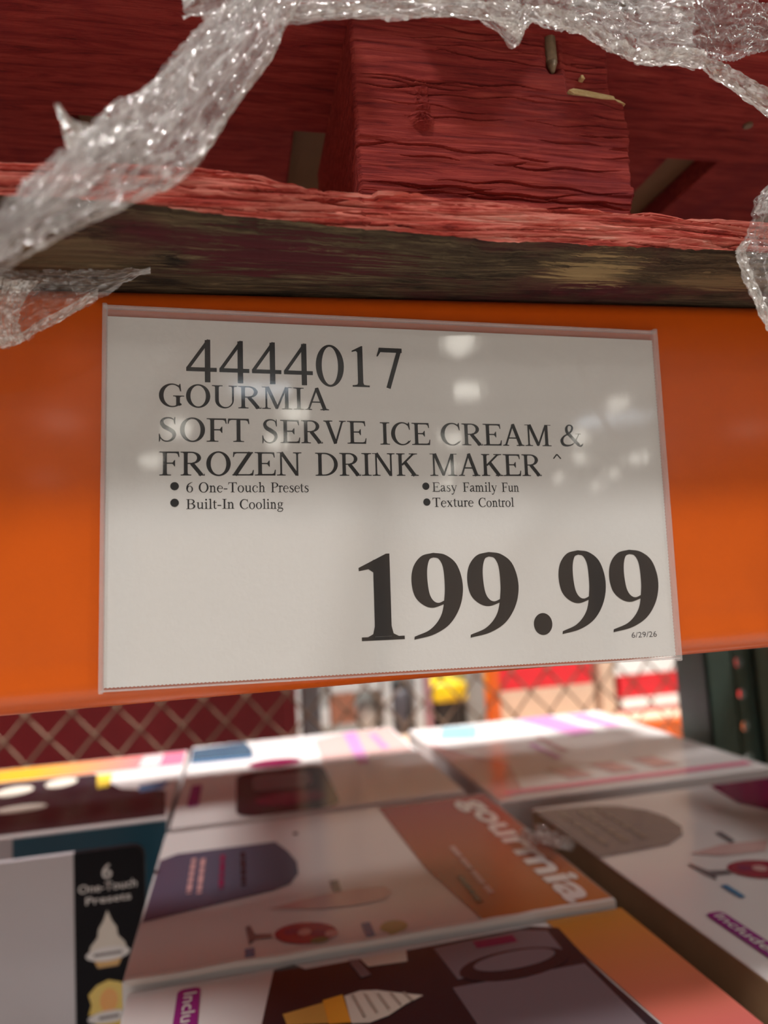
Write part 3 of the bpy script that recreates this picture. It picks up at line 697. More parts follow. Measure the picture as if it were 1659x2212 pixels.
printed('feature_list', [('Easy', 11.6, 24.2, 1.4, 4.7, 0), ('Family', 27.2, 45.0, 1.3, 4.7, 0), ('Fun', 47.5, 56.7, 1.2, 4.7, 0),
                         ('Texture', 11.5, 32.4, -6.1, 4.6, 0), ('Control', 35.0, 53.6, -6.3, 4.6, 0)], discs=[(8.4, 4.1, 1.8), (8.6, -3.7, 1.8)])
printed('price', [('1', -26.0, -4.7, -68.9, 40.6, 0), ('9', -.5, 25.1, -68.6, 40.2, 0), ('9', 27.4, 53.8, -68.9, 40.3, 0), ('.', 60.8, 70.6, -69.3, 40.2, 0), ('9', 75.3, 100.9, -69.3, 40.6, 0), ('9', 103.0, 130.6, -69.6, 40.6, 0)], bold=True)['label'] = 'bold black price 199.99'

def sans_mesh(s, size=1.0, bold=0.0):
    c = bpy.data.curves.new('lettering', 'FONT'); c.body = s; c.size = size; c.offset = bold; c.resolution_u = 3
    o = bpy.data.objects.new('lettering', c); COL.objects.link(o)
    dg = bpy.context.evaluated_depsgraph_get(); me = bpy.data.meshes.new_from_object(o.evaluated_get(dg))
    bpy.data.objects.remove(o); bpy.data.curves.remove(c)
    return me
def sans(name, s, mat, parent, xform, w=None, h=None, bold=0.0):
    """lettering mesh scaled so its width is w and/or height h, then placed by xform (Matrix)"""
    me = sans_mesh(s, 1.0, bold); xs = [v.co.x for v in me.vertices]; ys = [v.co.y for v in me.vertices]
    x0, y0 = min(xs), min(ys); sx = w / (max(xs) - x0) if w else None; sy = h / (max(ys) - y0) if h else None
    sx = sx or sy; sy = sy or sx
    for v in me.vertices: v.co = xform @ Vector(((v.co.x - x0) * sx, (v.co.y - y0) * sy, 0))
    me.update(); return link(name, me, mat, parent)
XZ = Matrix(((1, 0, 0, 0), (0, 0, -1, 0), (0, 1, 0, 0), (0, 0, 0, 1)))      # flat lettering stood up, facing -Y
sans('date', '6/29/26', M['date_ink'], sign, Matrix.Translation((113.4 * mm, .00066, -73.7 * mm)) @ XZ, w=14.2 * mm, h=2.8 * mm)
grid_sheet('sleeve_front', -139.9 * mm, 138.2 * mm, -84.9 * mm, 87.8 * mm, -.0012, .0002, M['sleeve'], single=True)
grid_sheet('sleeve_back', -139.9 * mm, 138.2 * mm, -84.9 * mm, 87.8 * mm, .0024, .0002, M['seam'], single=True)
def seam(name, a, b, w=.0016, th=.0032):
    bm = bmesh.new(); x0, z0 = a; x1, z1 = b
    bbox(bm, (min(x0, x1) - w / 2, -.0012, min(z0, z1) - w / 2), (max(x0, x1) + w / 2, -.0012 + th, max(z0, z1) + w / 2), .0005)
    return from_bm(name, bm, M['seam'], sign)
seam('sleeve_edge', (-.1400, -.0850), (-.1400, .0878), .0022); seam('sleeve_edge', (.1388, -.0850), (.1388, .0878), .0026)
seam('sleeve_edge', (-.1400, .0874), (.1388, .0874), .0014); seam('sleeve_edge', (-.1400, -.0850), (.1388, -.0850), .0008)

# ------------------------------------------------------------------ ice cream maker cartons
def product_carton(x0, x1, y0, y1, zt, h, label, group='ice cream maker cartons on the shelf', side=None):
    t = empty('product_carton', ((x0 + x1) / 2, (y0 + y1) / 2, zt - h), label, 'carton', group)
    w, d = (x1 - x0) / 2, (y1 - y0) / 2
    bm = bmesh.new(); bbox(bm, (-w, -d, 0), (w, d, h), .0022, 2)
    o = from_bm('carton_body', bm, [M['box_white'], M['kraft']], t)
    if side == 'kraft':
        for p in o.data.polygons: p.material_index = 1 if abs(p.normal.z) < .5 else 0
    t['org'] = (0, 0)
    t['_o'] = [t.location.x, t.location.y, t.location.z, h, w, d]
    return t
def top_z(t, X, Y): return t['_o'][3]
def patch_top(t, name, pts, mat, lift=.0006, parent=None, sub=False):
    """printed patch lying on the carton's top; pts in world X,Y"""
    ox, oy, oz = t['_o'][:3]
    bm = bmesh.new(); vs_ = [bm.verts.new((X - ox, Y - oy, 0)) for X, Y in pts]
    fc = bm.faces.new(vs_); fc.normal_update()
    if fc.normal.z < 0: fc.normal_flip()
    bmesh.ops.triangulate(bm, faces=bm.faces)
    if sub: 
        for _ in range(3): bmesh.ops.subdivide_edges(bm, edges=[e for e in bm.edges if e.calc_length() > .02], cuts=1)
    for v in bm.verts: v.co.z = top_z(t, v.co.x + ox, v.co.y + oy) + lift
    return from_bm(name, bm, mat if not isinstance(mat, str) else M[mat], parent or t)
def text_top(t, name, s, mat, x, y, w, h, lift=.0012, bold=.01):
    """lettering whose top points to +X and that reads towards -Y; (x, y) = start of its baseline, w = length, h = height"""
    ox, oy, oz = t['_o'][:3]
    if s is None:            # small print too blurred to read in the photograph: a row of word-long dashes
        bm = bmesh.new(); rnd = random.Random(int(abs(x) * 9000 + abs(y) * 7000)); p = 0.0
        while p < w * .97:
            L = min(w - p, rnd.uniform(.12, .26) * w); yy = y - oy - p; zz = top_z(t, x, y) + lift
            bm.faces.new([bm.verts.new(q) for q in ((x - ox, yy - L, zz), (x - ox + h * .7, yy - L, zz), (x - ox + h * .7, yy, zz), (x - ox, yy, zz))]); p += L + .035 * w
        return from_bm(name, bm, M[mat], t)
    m = Matrix(((0, 1, 0, x - ox), (-1, 0, 0, y - oy), (0, 0, 1, top_z(t, x, y) + lift), (0, 0, 0, 1)))
    return sans(name, s, M[mat], t, m, w=w, h=h, bold=bold)
def tag_poly(x0, x1, y0, y1, r=.004, n=5):
    out = []
    for cx, cy, a in ((x1 - r, y1 - r, 0), (x0 + r, y1 - r, 90), (x0 + r, y0 + r, 180), (x1 - r, y0 + r, 270)):
        out += [(cx + r * math.cos(math.radians(a + 90 * i / n)), cy + r * math.sin(math.radians(a + 90 * i / n))) for i in range(n + 1)]
    return out
def ell(cx, cy, rx, ry, n=20, rot=0):
    return [(cx + rx * math.cos(a) * math.cos(rot) - ry * math.sin(a) * math.sin(rot), cy + rx * math.cos(a) * math.sin(rot) + ry * math.sin(a) * math.cos(rot)) for a in [2 * math.pi * i / n for i in range(n)]]
ZB = -.333; BH = .42
Z0 = ZB - BH          # shelf level
def sundae(t, cx, cy, s=1.0, ink_='red_ink'):
    sp = patch_top(t, 'printed_sundae', ell(cx, cy, .027 * s, .019 * s, rot=-.35), ink_, .0008)
    patch_top(t, 'printed_glass', [(cx - .050 * s, cy + .028 * s), (cx - .046 * s, cy + .030 * s), (cx - .042 * s, cy + .012 * s), (cx - .028 * s, cy + .008 * s), (cx - .028 * s, cy), (cx - .042 * s, cy + .002 * s), (cx - .047 * s, cy - .006 * s)], 'grey_ink', .0008, sp)
    patch_top(t, 'printed_leaf', ell(cx + .010 * s, cy - .017 * s, .008 * s, .005 * s, 10), 'leaf_ink', .001, sp)
    for q in range(4): patch_top(t, 'printed_berry', ell(cx + (-.012 + .011 * q) * s, cy + (.006 - .005 * q) * s, .006 * s, .006 * s, 10), 'pink_ink' if q % 2 else 'mag_ink', .0011, sp)

# centre carton (its picture side up)
c = product_carton(-.181, .237, .278, .626, ZB, BH, 'white carton printed with a berry sundae and magenta to orange block, in the middle column')
patch_top(c, 'printed_block', [(-.16, .544), (-.05, .541), (-.038, .505), (-.031, .47), (-.032, .437), (-.042, .414), (-.059, .404), (-.178, .376), (-.178, .53)], gradient('slate_fade', 0, -.2, 0, (.085, .070, .115), (.05, .105, .15), .2), .0006)
for (x0, x1, m_) in ((-.143, -.124, 'pink_ink'), (-.112, -.098, 'mag_ink'), (-.090, -.076, 'machine_ink')):
    for q in range(2 if x0 < -.12 else 1): text_top(c, 'printed_text', None, m_, x0 + .010 * q, .520 - .004 * q, .095, .007)
g1 = gradient('magenta_to_orange', 1, -.16, .14, (.42, .13, .03), (.26, .022, .06), .2)
patch_top(c, 'printed_block', [(.112, .2795), (.095, .400), (.088, .62), (.2345, .62), (.2345, .2795)], g1, .0006)
text_top(c, 'printed_logo', 'gourmia', 'white_ink', .183, .600, .318, .044, bold=.03)
text_top(c, 'printed_text', None, 'pink_ink', .134, .450, .130, .008); text_top(c, 'printed_text', None, 'machine_ink', .118, .372, .062, .008)
patch_top(c, 'printed_cone', [(-.066, .364), (-.040, .372), (-.013, .378), (.020, .380), (.046, .374), (.050, .360), (.040, .347), (.015, .345), (-.02, .348)], 'pale_pink', .0008)
patch_top(c, 'printed_tag', [(-.004, .407), (.005, .407), (.004, .378), (-.003, .378)], 'grey_ink', .0008)
sundae(c, -.037, .307)
for (x0, x1, y0, y1) in ((-.088, -.080, .280, .296), (.011, .019, .283, .308)): patch_top(c, 'printed_tag', tag_poly(x0, x1, y0, y1, .0015), 'blue_ink', .0008)
patch_top(c, 'printed_melon', ell(.037, .293, .012, .011), 'green_ink', .0008); patch_top(c, 'printed_melon_stem', [(.030, .284), (.040, .284), (.036, .2795), (.030, .2795)], 'green_ink', .0009)
patch_top(c, 'print_mark', ell(-.025, .560, .003, .005, 10), 'machine_ink', .0006)

# worn paper lip along its near edge
bm = bmesh.new(); prev = None
for i in range(61):
    x = -.178 + .412 * i / 60; w = .0022 + .0014 * noise.noise((x * 40, 2, 1)); z = BH + .0006 + .0010 * noise.noise((x * 25, 5, 2))
    ring = [bm.verts.new((x - .028, yy - .452 + .0010 * noise.noise((x * 60, 1, 7)), zz)) for yy, zz in ((.2800, z + .0004), (.2768 - w * .2, z), (.2758 - w * .2, z - .004), (.2790, z - .005))]
    if prev:
        for k in range(4): bm.faces.new((prev[k], prev[(k + 1) % 4], ring[(k + 1) % 4], ring[k]))
    prev = ring
from_bm('torn_paper_lip', bm, M['box_edge'], c)

# front carton, a touch lower, front panel up with the machine picture
c = product_carton(-.176, .240, -.075, .2730, ZB - .006, BH - .006, 'white carton printed with a black ice cream machine and waffle cone')
g2 = gradient('orange_to_pink', 1, -.02, .16, (.62, .13, .14), (.50, .20, .025), .2)
patch_top(c, 'printed_block', [(.166, .273), (.238, .273), (.238, -.07), (.185, -.07), (.178, .12)], g2, .0006)
mach = patch_top(c, 'printed_machine', [(-.066, .268), (-.05, .271), (-.042, .261), (.002, .262), (.064, .264), (.150, .268), (.171, .258), (.170, .2), (.172, .166), (.176, .12), (.182, -.03), (-.095, -.03), (-.078, .198)], 'machine_ink', .0007)
patch_top(c, 'printed_screen', [(.062, .259), (.140, .264), (.160, .256), (.158, .215), (.067, .209)], 'machine_grey', .0009, mach)
patch_top(c, 'printed_tray', ell(.115, .216, .045, .020, 24, .05), 'machine_ink', .0011, mach); patch_top(c, 'printed_tray_rim', ell(.117, .221, .034, .012, 24, .05), 'machine_grey', .0013, mach)
text_top(c, 'printed_text', None, 'mag_ink', .095, .258, .012, .05, bold=.02)
patch_top(c, 'printed_highlight', [(.002, .262), (.040, .263), (.037, .246), (.006, .248)], 'cream_ink', .0010)  # cream highlight painted as a flat patch into the printed machine picture
patch_top(c, 'printed_lever', [(-.008, .262), (.000, .262), (.006, .236), (-.002, .234)], 'machine_grey', .0012, mach)
patch_top(c, 'printed_panel', [(.06, .20), (.165, .20), (.17, .04), (.07, .04)], 'machine_grey', .0009, mach)
patch_top(c, 'printed_cone', [(-.063, .2055), (-.020, .213), (-.019, .182), (-.061, .192)], 'waffle_ink', .0011); patch_top(c, 'printed_cone_rim', [(-.034, .213), (-.019, .216), (-.018, .181), (-.033, .184)], 'orange_ink', .0013)
sw = patch_top(c, 'printed_swirl', [(-.018, .214), (-.006, .217), (.006, .214), (.020, .206), (.037, .197), (.022, .190), (.008, .181), (-.006, .177), (-.018, .180)], 'cream_ink', .0012)
for q in range(5):
    x = -.013 + .009 * q; hh = .015 - .0022 * q
    patch_top(c, 'printed_swirl_line', [(x, .1985 + hh), (x + .0022, .1985 + hh), (x + .0062, .1985 - hh), (x + .004, .1985 - hh)], 'cream_shade', .0015, sw, sub=False)
patch_top(c, 'printed_tag', tag_poly(-.1385, -.1215, .098, .262, .005), 'purple_ink', .0008)
text_top(c, 'printed_text', 'Includes Dome', 'white_ink', -.1335, .255, .128, .0095)
# right column
c = product_carton(.268, .655, .05, .538, ZB, BH, 'white carton with slate corner patch and purple tag, across the gap from the sundae carton', side='kraft')
patch_top(c, 'printed_block', [(.2685, .53), (.345, .519), (.372, .504), (.392, .478), (.400, .45), (.396, .415), (.381, .391), (.351, .372), (.2685, .366)], 'slate', .0006)
for q in range(3): text_top(c, 'printed_text', None, 'grey_ink', .29 + .024 * q, .505, .11, .009)
patch_top(c, 'printed_swoosh', [(.52, .535), (.64, .535), (.66, .47), (.60, .44), (.519, .425), (.505, .46)], 'mag_ink', .0006)
sundae(c, .395, .288, 1.15)
patch_top(c, 'printed_machine', [(.45, .30), (.60, .30), (.62, .10), (.40, .10), (.39, .235)], 'machine_ink', .0007)
patch_top(c, 'printed_tag', [(.336, .27), (.343, .27), (.342, .244), (.336, .243)], 'blue_ink', .0008)
patch_top(c, 'printed_cone', [(.357, .344), (.402, .354), (.452, .348), (.43, .324), (.382, .328)], 'pale_pink', .0008)
patch_top(c, 'printed_tag', [(.416, .385), (.424, .385), (.42, .357), (.412, .354)], 'grey_ink', .0008)
patch_top(c, 'printed_tag', tag_poly(.2895, .3055, .07, .228, .005), 'purple_ink', .0008); text_top(c, 'printed_text', 'Includes Dome', 'white_ink', .2935, .222, .128, .0095)

# back row, beyond the pallet's shade
c = product_carton(.242, .655, .578, 1.085, ZB, BH, 'white carton with pale blue bar and lilac stripe, beside the green post')
patch_top(c, 'printed_bar', [(.309, 1.073), (.376, 1.056), (.339, .949), (.274, .97)], ink('pale_blue_print', (.28, .48, .56)), .0006)
patch_top(c, 'printed_stripe', [(.468, 1.08), (.54, 1.08), (.555, .9), (.501, .885)], 'lilac_ink', .0006); patch_top(c, 'printed_stripe', [(.575, 1.07), (.61, 1.07), (.62, .92), (.59, .92)], 'lilac_ink', .0006)
patch_top(c, 'printed_wedge', [(.244, .956), (.300, .80), (.325, .754), (.285, .60), (.2445, .590)], 'pink_ink', .0006)
patch_top(c, 'printed_line', [(.261, .600), (.640, .600), (.640, .618), (.261, .620)], 'hot_pink', .0009)
for q in range(3): patch_top(c, 'printed_cup', [(.36 + .07 * q, .70), (.40 + .07 * q, .70), (.41 + .07 * q, .64), (.37 + .07 * q, .64)], 'pink_ink', .0007)
text_top(c, 'printed_text', None, 'lilac_ink', .40, .86, .12, .02); text_top(c, 'printed_text', None, 'pink_ink', .43, .90, .12, .02)

c = product_carton(-.178, .217, .642, 1.135, ZB, BH, 'white carton with slate rear corner and lilac stripe, behind the sundae carton')
patch_top(c, 'printed_block', [(-.176, 1.112), (-.077, 1.128), (-.066, 1.06), (-.064, 1.005), (-.174, 1.011)], 'slate_blue', .0006)
patch_top(c, 'printed_line', [(-.174, 1.008), (-.066, 1.002), (-.066, .985), (-.174, .99)], 'blue_ink', .0006)
mp_ = patch_top(c, 'printed_machine', tag_poly(-.095, .045, .647, .885, .03), 'machine_ink', .0006); patch_top(c, 'printed_screen', tag_poly(-.07, .02, .76, .85, .02), 'machine_grey', .0009, mp_); patch_top(c, 'printed_bowl', ell(-.02, .71, .05, .03), 'mag_ink', .0009, mp_)
patch_top(c, 'printed_sundae', ell(-.03, .93, .045, .03), 'mag_ink', .0006)
patch_top(c, 'printed_panel', [(.054, 1.077), (.120, 1.12), (.212, 1.12), (.207, .90), (.049, .90)], 'pale_pink', .0006); patch_top(c, 'printed_stripe', [(.114, 1.11), (.141, 1.125), (.121, .852), (.102, .855)], 'lilac_ink', .0009)
patch_top(c, 'printed_tag', tag_poly(-.162, -.146, .727, .842, .004), 'purple_ink', .0007)
text_top(c, 'printed_text', None, 'lilac_ink', .16, 1.08, .14, .02)
c = product_carton(-.66, -.184, .69, 1.108, ZB, BH, 'white carton with orange to pink rear band and teal front, standing behind the upright board')
g3 = gradient('orange_to_hot_pink', 0, -.02, .20, (.80, .36, .03), (.72, .17, .27), .2)
patch_top(c, 'printed_block', [(-.65, 1.10), (-.188, 1.10), (-.186, .996), (-.313, 1.0), (-.65, 1.01)], g3, .0006)
patch_top(c, 'printed_machine', [(-.56, 1.0), (-.331, .994), (-.30, .93), (-.27, .872), (-.2, .83), (-.188, .70), (-.56, .70)], 'machine_ink', .0006)
for (x, y, a, b) in ((-.44, .93, .028, .03), (-.375, .955, .024, .03), (-.40, .82, .035, .02), (-.50, .9, .03, .03)): patch_top(c, 'printed_cup', ell(x, y, a, b), 'cream_ink', .0009)
patch_top(c, 'printed_tag', [(-.245, .878), (-.197, .893), (-.206, .841), (-.239, .838)], 'blue_ink', .0009); patch_top(c, 'printed_waffle', [(-.325, .982), (-.299, .979), (-.292, .893), (-.308, .887)], 'yellow_ink', .0009)
text_top(c, 'printed_text', None, 'white_ink', -.262, 1.09, .085, .05)
ox, oy = c['_o'][0], c['_o'][1]
box('teal_band', (-.374 - ox, .6885 - oy, .10), (-.186 - ox, .6905 - oy, BH - .003), M['teal_ink'], c)
box('black_seal', (-.43 - ox, .6885 - oy, BH - .10), (-.38 - ox, .6905 - oy, BH - .055), M['panel_black'], c, bev=.0009)

# upright display board with the preset strip
bz = Z0
db = empty('display_board', (-.36, .5, bz), 'upright white display board with a black strip of dessert icons', 'display board')
def rounded_panel(name, x0, x1, z0, z1, y0, y1, r, mat, parent, corners=(1, 1, 1, 1)):
    pts = []
    for (cx, cz, a, on) in ((x1 - r, z1 - r, 0, corners[0]), (x0 + r, z1 - r, 90, corners[1]), (x0 + r, z0 + r, 180, corners[2]), (x1 - r, z0 + r, 270, corners[3])):
        if on: pts += [(cx + r * math.cos(math.radians(a + 90 * i / 6)), cz + r * math.sin(math.radians(a + 90 * i / 6))) for i in range(7)]
        else: pts.append((x1 if a in (0, 270) else x0, z1 if a in (0, 90) else z0))
    bm = bmesh.new(); A = [bm.verts.new((x, y0, z)) for x, z in pts]; B = [bm.verts.new((x, y1, z)) for x, z in pts]
    bm.faces.new(A); bm.faces.new(B[::-1]); n = len(pts)
    for i in range(n): bm.faces.new((A[i], A[(i + 1) % n], B[(i + 1) % n], B[i]))
    bmesh.ops.recalc_face_normals(bm, faces=bm.faces)
    return from_bm(name, bm, mat, parent)
TP = -.304 - bz
rounded_panel('board_panel', -.20, .1690, 0, TP, 0, .008, .013, M['panel_white'], db)
istrip = rounded_panel('icon_strip', .0985, .1694, .06, TP + .0004, -.0007, .0085, .0130, M['panel_black'], db, (1, 0, 0, 1))
def on_board(name, s, x0, z0, w, h, mat='white_ink', bold=.01): sans(name, s, M[mat], istrip, Matrix.Translation((x0, -.0011, z0)) @ XZ, w=w, h=h, bold=bold)
on_board('strip_text', '6', .1265, TP - .029, .010, .015); on_board('strip_text', 'One-Touch', .1030, TP - .041, .058, .0085); on_board('strip_text', 'Presets', .1100, TP - .053, .045, .0075)
def flat_shape(name, pts, mat, y): 
    bm = bmesh.new(); bm.faces.new([bm.verts.new((x, y, z)) for x, z in pts]); bmesh.ops.recalc_face_normals(bm, faces=bm.faces); return from_bm(name, bm, M[mat], istrip)
def ez(cx, cz, rx, rz, n=20): return [(cx + rx * math.cos(2 * math.pi * i / n), cz + rz * math.sin(2 * math.pi * i / n)) for i in range(n)]
ic = .131; z1 = TP - .061
flat_shape('icon_swirl', [(ic, z1), (ic + .004, z1 - .010), (ic + .009, z1 - .018), (ic + .010, z1 - .026), (ic + .017, z1 - .034), (ic + .019, z1 - .042), (ic - .019, z1 - .042), (ic - .017, z1 - .034), (ic - .010, z1 - .026), (ic - .009, z1 - .018), (ic - .004, z1 - .010)], 'cream_ink', -.0010)
flat_shape('icon_cup', [(ic - .016, z1 - .044), (ic + .016, z1 - .044), (ic + .010, z1 - .056), (ic - .010, z1 - .056)], 'waffle_ink', -.0010)
flat_shape('icon_ribbon', ez(ic, z1 - .043, .022, .007), 'white_ink', -.0012); flat_shape('icon_text', [(ic - .014, z1 - .0445), (ic + .014, z1 - .0445), (ic + .014, z1 - .0415), (ic - .014, z1 - .0415)], 'grey_ink', -.0014)
z2 = TP - .130
flat_shape('icon_slush', [(ic - .012, z2 - .004), (ic, z2), (ic + .012, z2 - .004), (ic + .020, z2 - .012), (ic + .017, z2 - .022), (ic + .020, z2 - .032), (ic - .020, z2 - .032), (ic - .017, z2 - .022), (ic - .020, z2 - .012)], 'yellow_ink', -.0010)
flat_shape('icon_fruit', ez(ic, z2 - .020, .009, .012), 'orange_ink', -.0011); flat_shape('icon_ribbon', ez(ic, z2 - .036, .021, .006), 'white_ink', -.0012); flat_shape('icon_text', [(ic - .010, z2 - .0375), (ic + .010, z2 - .0375), (ic + .010, z2 - .0345), (ic - .010, z2 - .0345)], 'grey_ink', -.0014)
flat_shape('icon_glass', [(ic - .014, z2 - .040), (ic + .014, z2 - .040), (ic + .011, z2 - .056), (ic - .011, z2 - .056)], 'yellow_ink', -.0010)
for q in range(2): flat_shape('icon_ring', [(ic + (.024 - .001 * q) * math.cos(a), (z1, z2)[q] - .03 + .028 * math.sin(a)) for a in [2 * math.pi * i / 24 for i in range(24)]], 'panel_black', -.0008)

# ------------------------------------------------------------------ behind the shelf: net, red cabinet, post, stock across the far aisle
def safety_net(x0, x1, z0, z1, y, dx=.094, dz=.105):
    t = empty('safety_net', ((x0 + x1) / 2, y, z0), 'diamond mesh safety net of brown cord hanging behind the cartons', 'net')
    ox = (x0 + x1) / 2; nx = int((x1 - x0) / dx); nz = int((z1 - z0) / dz); v = []; f = []
    def seg(a, b, r=.0028):
        d = (Vector(b) - Vector(a)); q = d.to_track_quat('Z', 'Y').to_matrix(); k = len(v)
        for P in (a, b):
            for i in range(4): v.append(tuple(Vector(P) + q @ Vector((r * math.cos(i * 1.5708), r * math.sin(i * 1.5708), 0))))
        for i in range(4): f.append((k + i, k + (i + 1) % 4, k + 4 + (i + 1) % 4, k + 4 + i))
    def nd(i, j):   # staggered lattice
        return (x0 - ox + (i + .5 * (j % 2)) * dx + .004 * noise.noise((i * 3.1, j * 1.7, 0)), .012 * noise.noise((i * .4, j * .4, 5)), j * dz / 2 + .004 * noise.noise((i, j * 2.3, 9)))
    for j in range(nz * 2):
        for i in range(nx):
            a = nd(i, j)
            for b in ((nd(i, j + 1), nd(i - 1, j + 1)) if j % 2 == 0 else (nd(i, j + 1), nd(i + 1, j + 1))): seg(a, b)
    from_py('mesh_cords', v, f, M['net'], t)
    bm = bmesh.new(); cyl(bm, (x0 - ox - .05, 0, nz * dz), (x1 - ox + .05, 0, nz * dz), .007, n=8); cyl(bm, (x0 - ox - .05, 0, 0), (x1 - ox + .05, 0, 0), .007, n=8)
    from_bm('border_rope', bm, M['net'], t)
safety_net(-1.2, 1.65, FLOOR_Z + .02, 1.2, 1.38)
cb = empty('red_cabinet', (-.95, 1.95, FLOOR_Z), 'tall dark red steel cabinet behind the net', 'cabinet')
box('cabinet_body', (-1.0, -.25, .06), (1.02, .25, 2.3), M['red_panel'], cb, bev=.008)
box('cabinet_door', (-.97, -.266, .10), (.015, -.248, 2.26), M['red_panel'], cb, bev=.004); box('cabinet_door', (.025, -.266, .10), (.995, -.248, 2.26), M['red_panel'], cb, bev=.004)
for x in (-.9, .9): box('cabinet_foot', (x - .05, -.2, 0), (x + .05, .2, .06), M['dark_steel'], cb)
for x in (-.04, .06): box('door_handle', (x - .012, -.292, 1.1), (x + .012, -.266, 1.32), M['steel_grey'], cb, bev=.004)
gp = empty('steel_post', (.112, 1.74, FLOOR_Z), 'slim grey steel post beside the dark red cabinet', 'post')
box('post_shaft', (-.026, -.03, .006), (.026, .03, 2.6), M['steel_grey'], gp, bev=.004); box('post_base', (-.06, -.06, 0), (.06, .06, .006), M['steel_grey'], gp)

# far rack
FY, FZ = 3.2, -.80
fr = empty('rack_shelf', (1.55, FY + .4, FZ - .11), 'tan shelf on an orange beam across the far aisle', 'shelf')
box('shelf_plate', (-1.75, -.55, .08), (1.75, .5, .11), M['tan'], fr, bev=.004)
box('front_beam', (-1.75, -.58, 0), (1.75, -.55, .098), M['orange_paint'], fr, bev=.004)
for (x, nm) in ((-1.84, 'beside the pale grey cartons'), (-.45, 'ahead of the grey carton near the tote'), (1.80, 'at the end with the white and red cartons')):
    t = empty('rack_post', (1.55 + x, FY - .225, FLOOR_Z), 'orange rack post across the far aisle, ' + nm, 'rack post')
    box('post_shaft', (-.03, -.03, .008), (.03, .03, 2.6), M['orange_paint'], t, bev=.004); box('post_foot', (-.06, -.05, 0), (.06, .05, .008), M['orange_paint'], t)
    for q in range(5):
        bm = bmesh.new(); cyl(bm, (-.028, -.030, .15 + .42 * q), (.028, -.030, .57 + .42 * q), .009, n=6); from_bm('brace', bm, M['orange_paint'], t)
box('shelf_leg', (-1.6, -.1, FLOOR_Z - FZ + .11), (-1.5, .1, .08), M['tan'], fr); box('shelf_leg', (1.5, -.1, FLOOR_Z - FZ + .11), (1.6, .1, .08), M['tan'], fr)
us = empty('rack_shelf', (1.2, FY + .75, .30), 'unseen upper grey shelf added to the far rack, holding light-blocking cartons', 'shelf')  # unseen upper level, added with its cartons to block light from the rear
box('shelf_plate', (-3.2, -.42, .02), (2.6, .42, .05), M['steel_grey'], us, bev=.004)
for x in (-3.15, -1.9, 2.5):
    for y in (-.40, .36): box('shelf_leg', (x, y, FLOOR_Z - .30), (x + .05, y + .05, .02), M['orange_paint'], us)
for k in range(7):
    shipping_carton((-1.55 + .82 * k, FY + .75, .351), (.80, .78, 1.5), 'unseen big brown carton added as a light blocker on the upper far shelf', 'added cartons on the upper far shelf', 'kraft')  # hidden behind the beam, added to darken the rear opening
def stock(x0, x1, z0, z1, mat, label, d=.34, y=FY, band=None, cap=None):
    t = empty('stock_carton', ((x0 + x1) / 2, y + d / 2, z0), label, 'carton', 'stock across the far aisle')
    w, h = (x1 - x0) / 2, z1 - z0
    box('carton_body', (-w, -d / 2, 0), (w, d / 2, h), M[mat], t, bev=.006)
    box('flap_seam', (-w + .01, -.002, h - .0005), (w - .01, .002, h + .0008), M['tan'], t)
    if band: box('printed_band', (-w - .001, -d / 2 - .001, h * band[0]), (w + .001, d / 2, h * band[1]), M[band[2]], t, bev=.004)
    return t
def tub(x, z0, r, h, mat, capmat, label, y=FY + .12):
    t = empty('plastic_tub', (x, y, z0), label, 'tub', 'stock across the far aisle')
    bm = bmesh.new(); lathe(bm, [(r * .92, 0), (r, .01), (r, h * .72), (r * .8, h * .82), (r * .5, h * .86)], (0, 0, 0)); from_bm('tub_body', bm, M[mat], t, True)
    bm = bmesh.new(); lathe(bm, [(r * .6, h * .84), (r * .62, h * .86), (r * .62, h * .99), (r * .55, h)], (0, 0, 0)); from_bm('tub_cap', bm, M[capmat], t, True)
stock(.05, .20, FZ, -.42, 'light_grey', 'pale grey carton on the far rack beside the slim post'); stock(.21, .34, FZ, -.50, 'mid_grey', 'mid grey carton on the far rack, half hidden by the net', band=(.3, .6, 'light_grey'))
stock(.345, .47, FZ, -.56, 'rust', 'rust brown carton on the far rack', band=(.0, .4, 'mid_grey')); stock(.35, .60, -.559, -.33, 'light_grey', 'pale grey carton lying on the rust brown carton')
tub(.54, FZ, .055, .17, 'bright_white', 'light_grey', 'round white tub beside the rust brown carton')
stock(.61, .655, FZ, -.40, 'light_grey', 'narrow pale grey carton beside the charcoal tub')
tub(.715, FZ, .055, .26, 'charcoal', 'black_plastic', 'charcoal tub with a black cap on the far rack')
stock(.776, .818, FZ, -.42, 'light_grey', 'tall narrow pale carton between the charcoal tub and the yellow lidded tote'); stock(.822, .860, FZ, -.50, 'mauve', 'thin mauve carton beside the yellow lidded tote')
tt = empty('storage_tote', (.957, FY + .14, FZ), 'black storage tote with a bright yellow lid', 'tote', None)
bm = bmesh.new(); bbox(bm, (-.066, -.12, 0), (.066, .12, .155), .01)
for v_ in bm.verts:
    if v_.co.z < .05: v_.co.x *= .9; v_.co.y *= .9
from_bm('tote_body', bm, M['black_plastic'], tt); box('tote_lid', (-.092, -.15, .150), (.092, .15, .245), M['yellow'], tt, bev=.02, seg=3); box('tote_handle', (-.03, -.165, .175), (.03, -.15, .2), M['yellow'], tt, bev=.005)
stock(1.19, 1.75, FZ, -.625, 'tan', 'wide tan carton under the plain bright red carton'); stock(1.20, 1.74, -.624, -.42, 'bright_red', 'plain bright red carton lying on a wide tan carton')
stock(1.056, 1.17, FZ, -.50, 'mid_grey', 'grey carton between the yellow lidded tote and the tan carton', y=FY + .05)
stock(1.79, 1.87, FZ, -.40, 'tan', 'narrow upright tan carton beside the red banded stack')
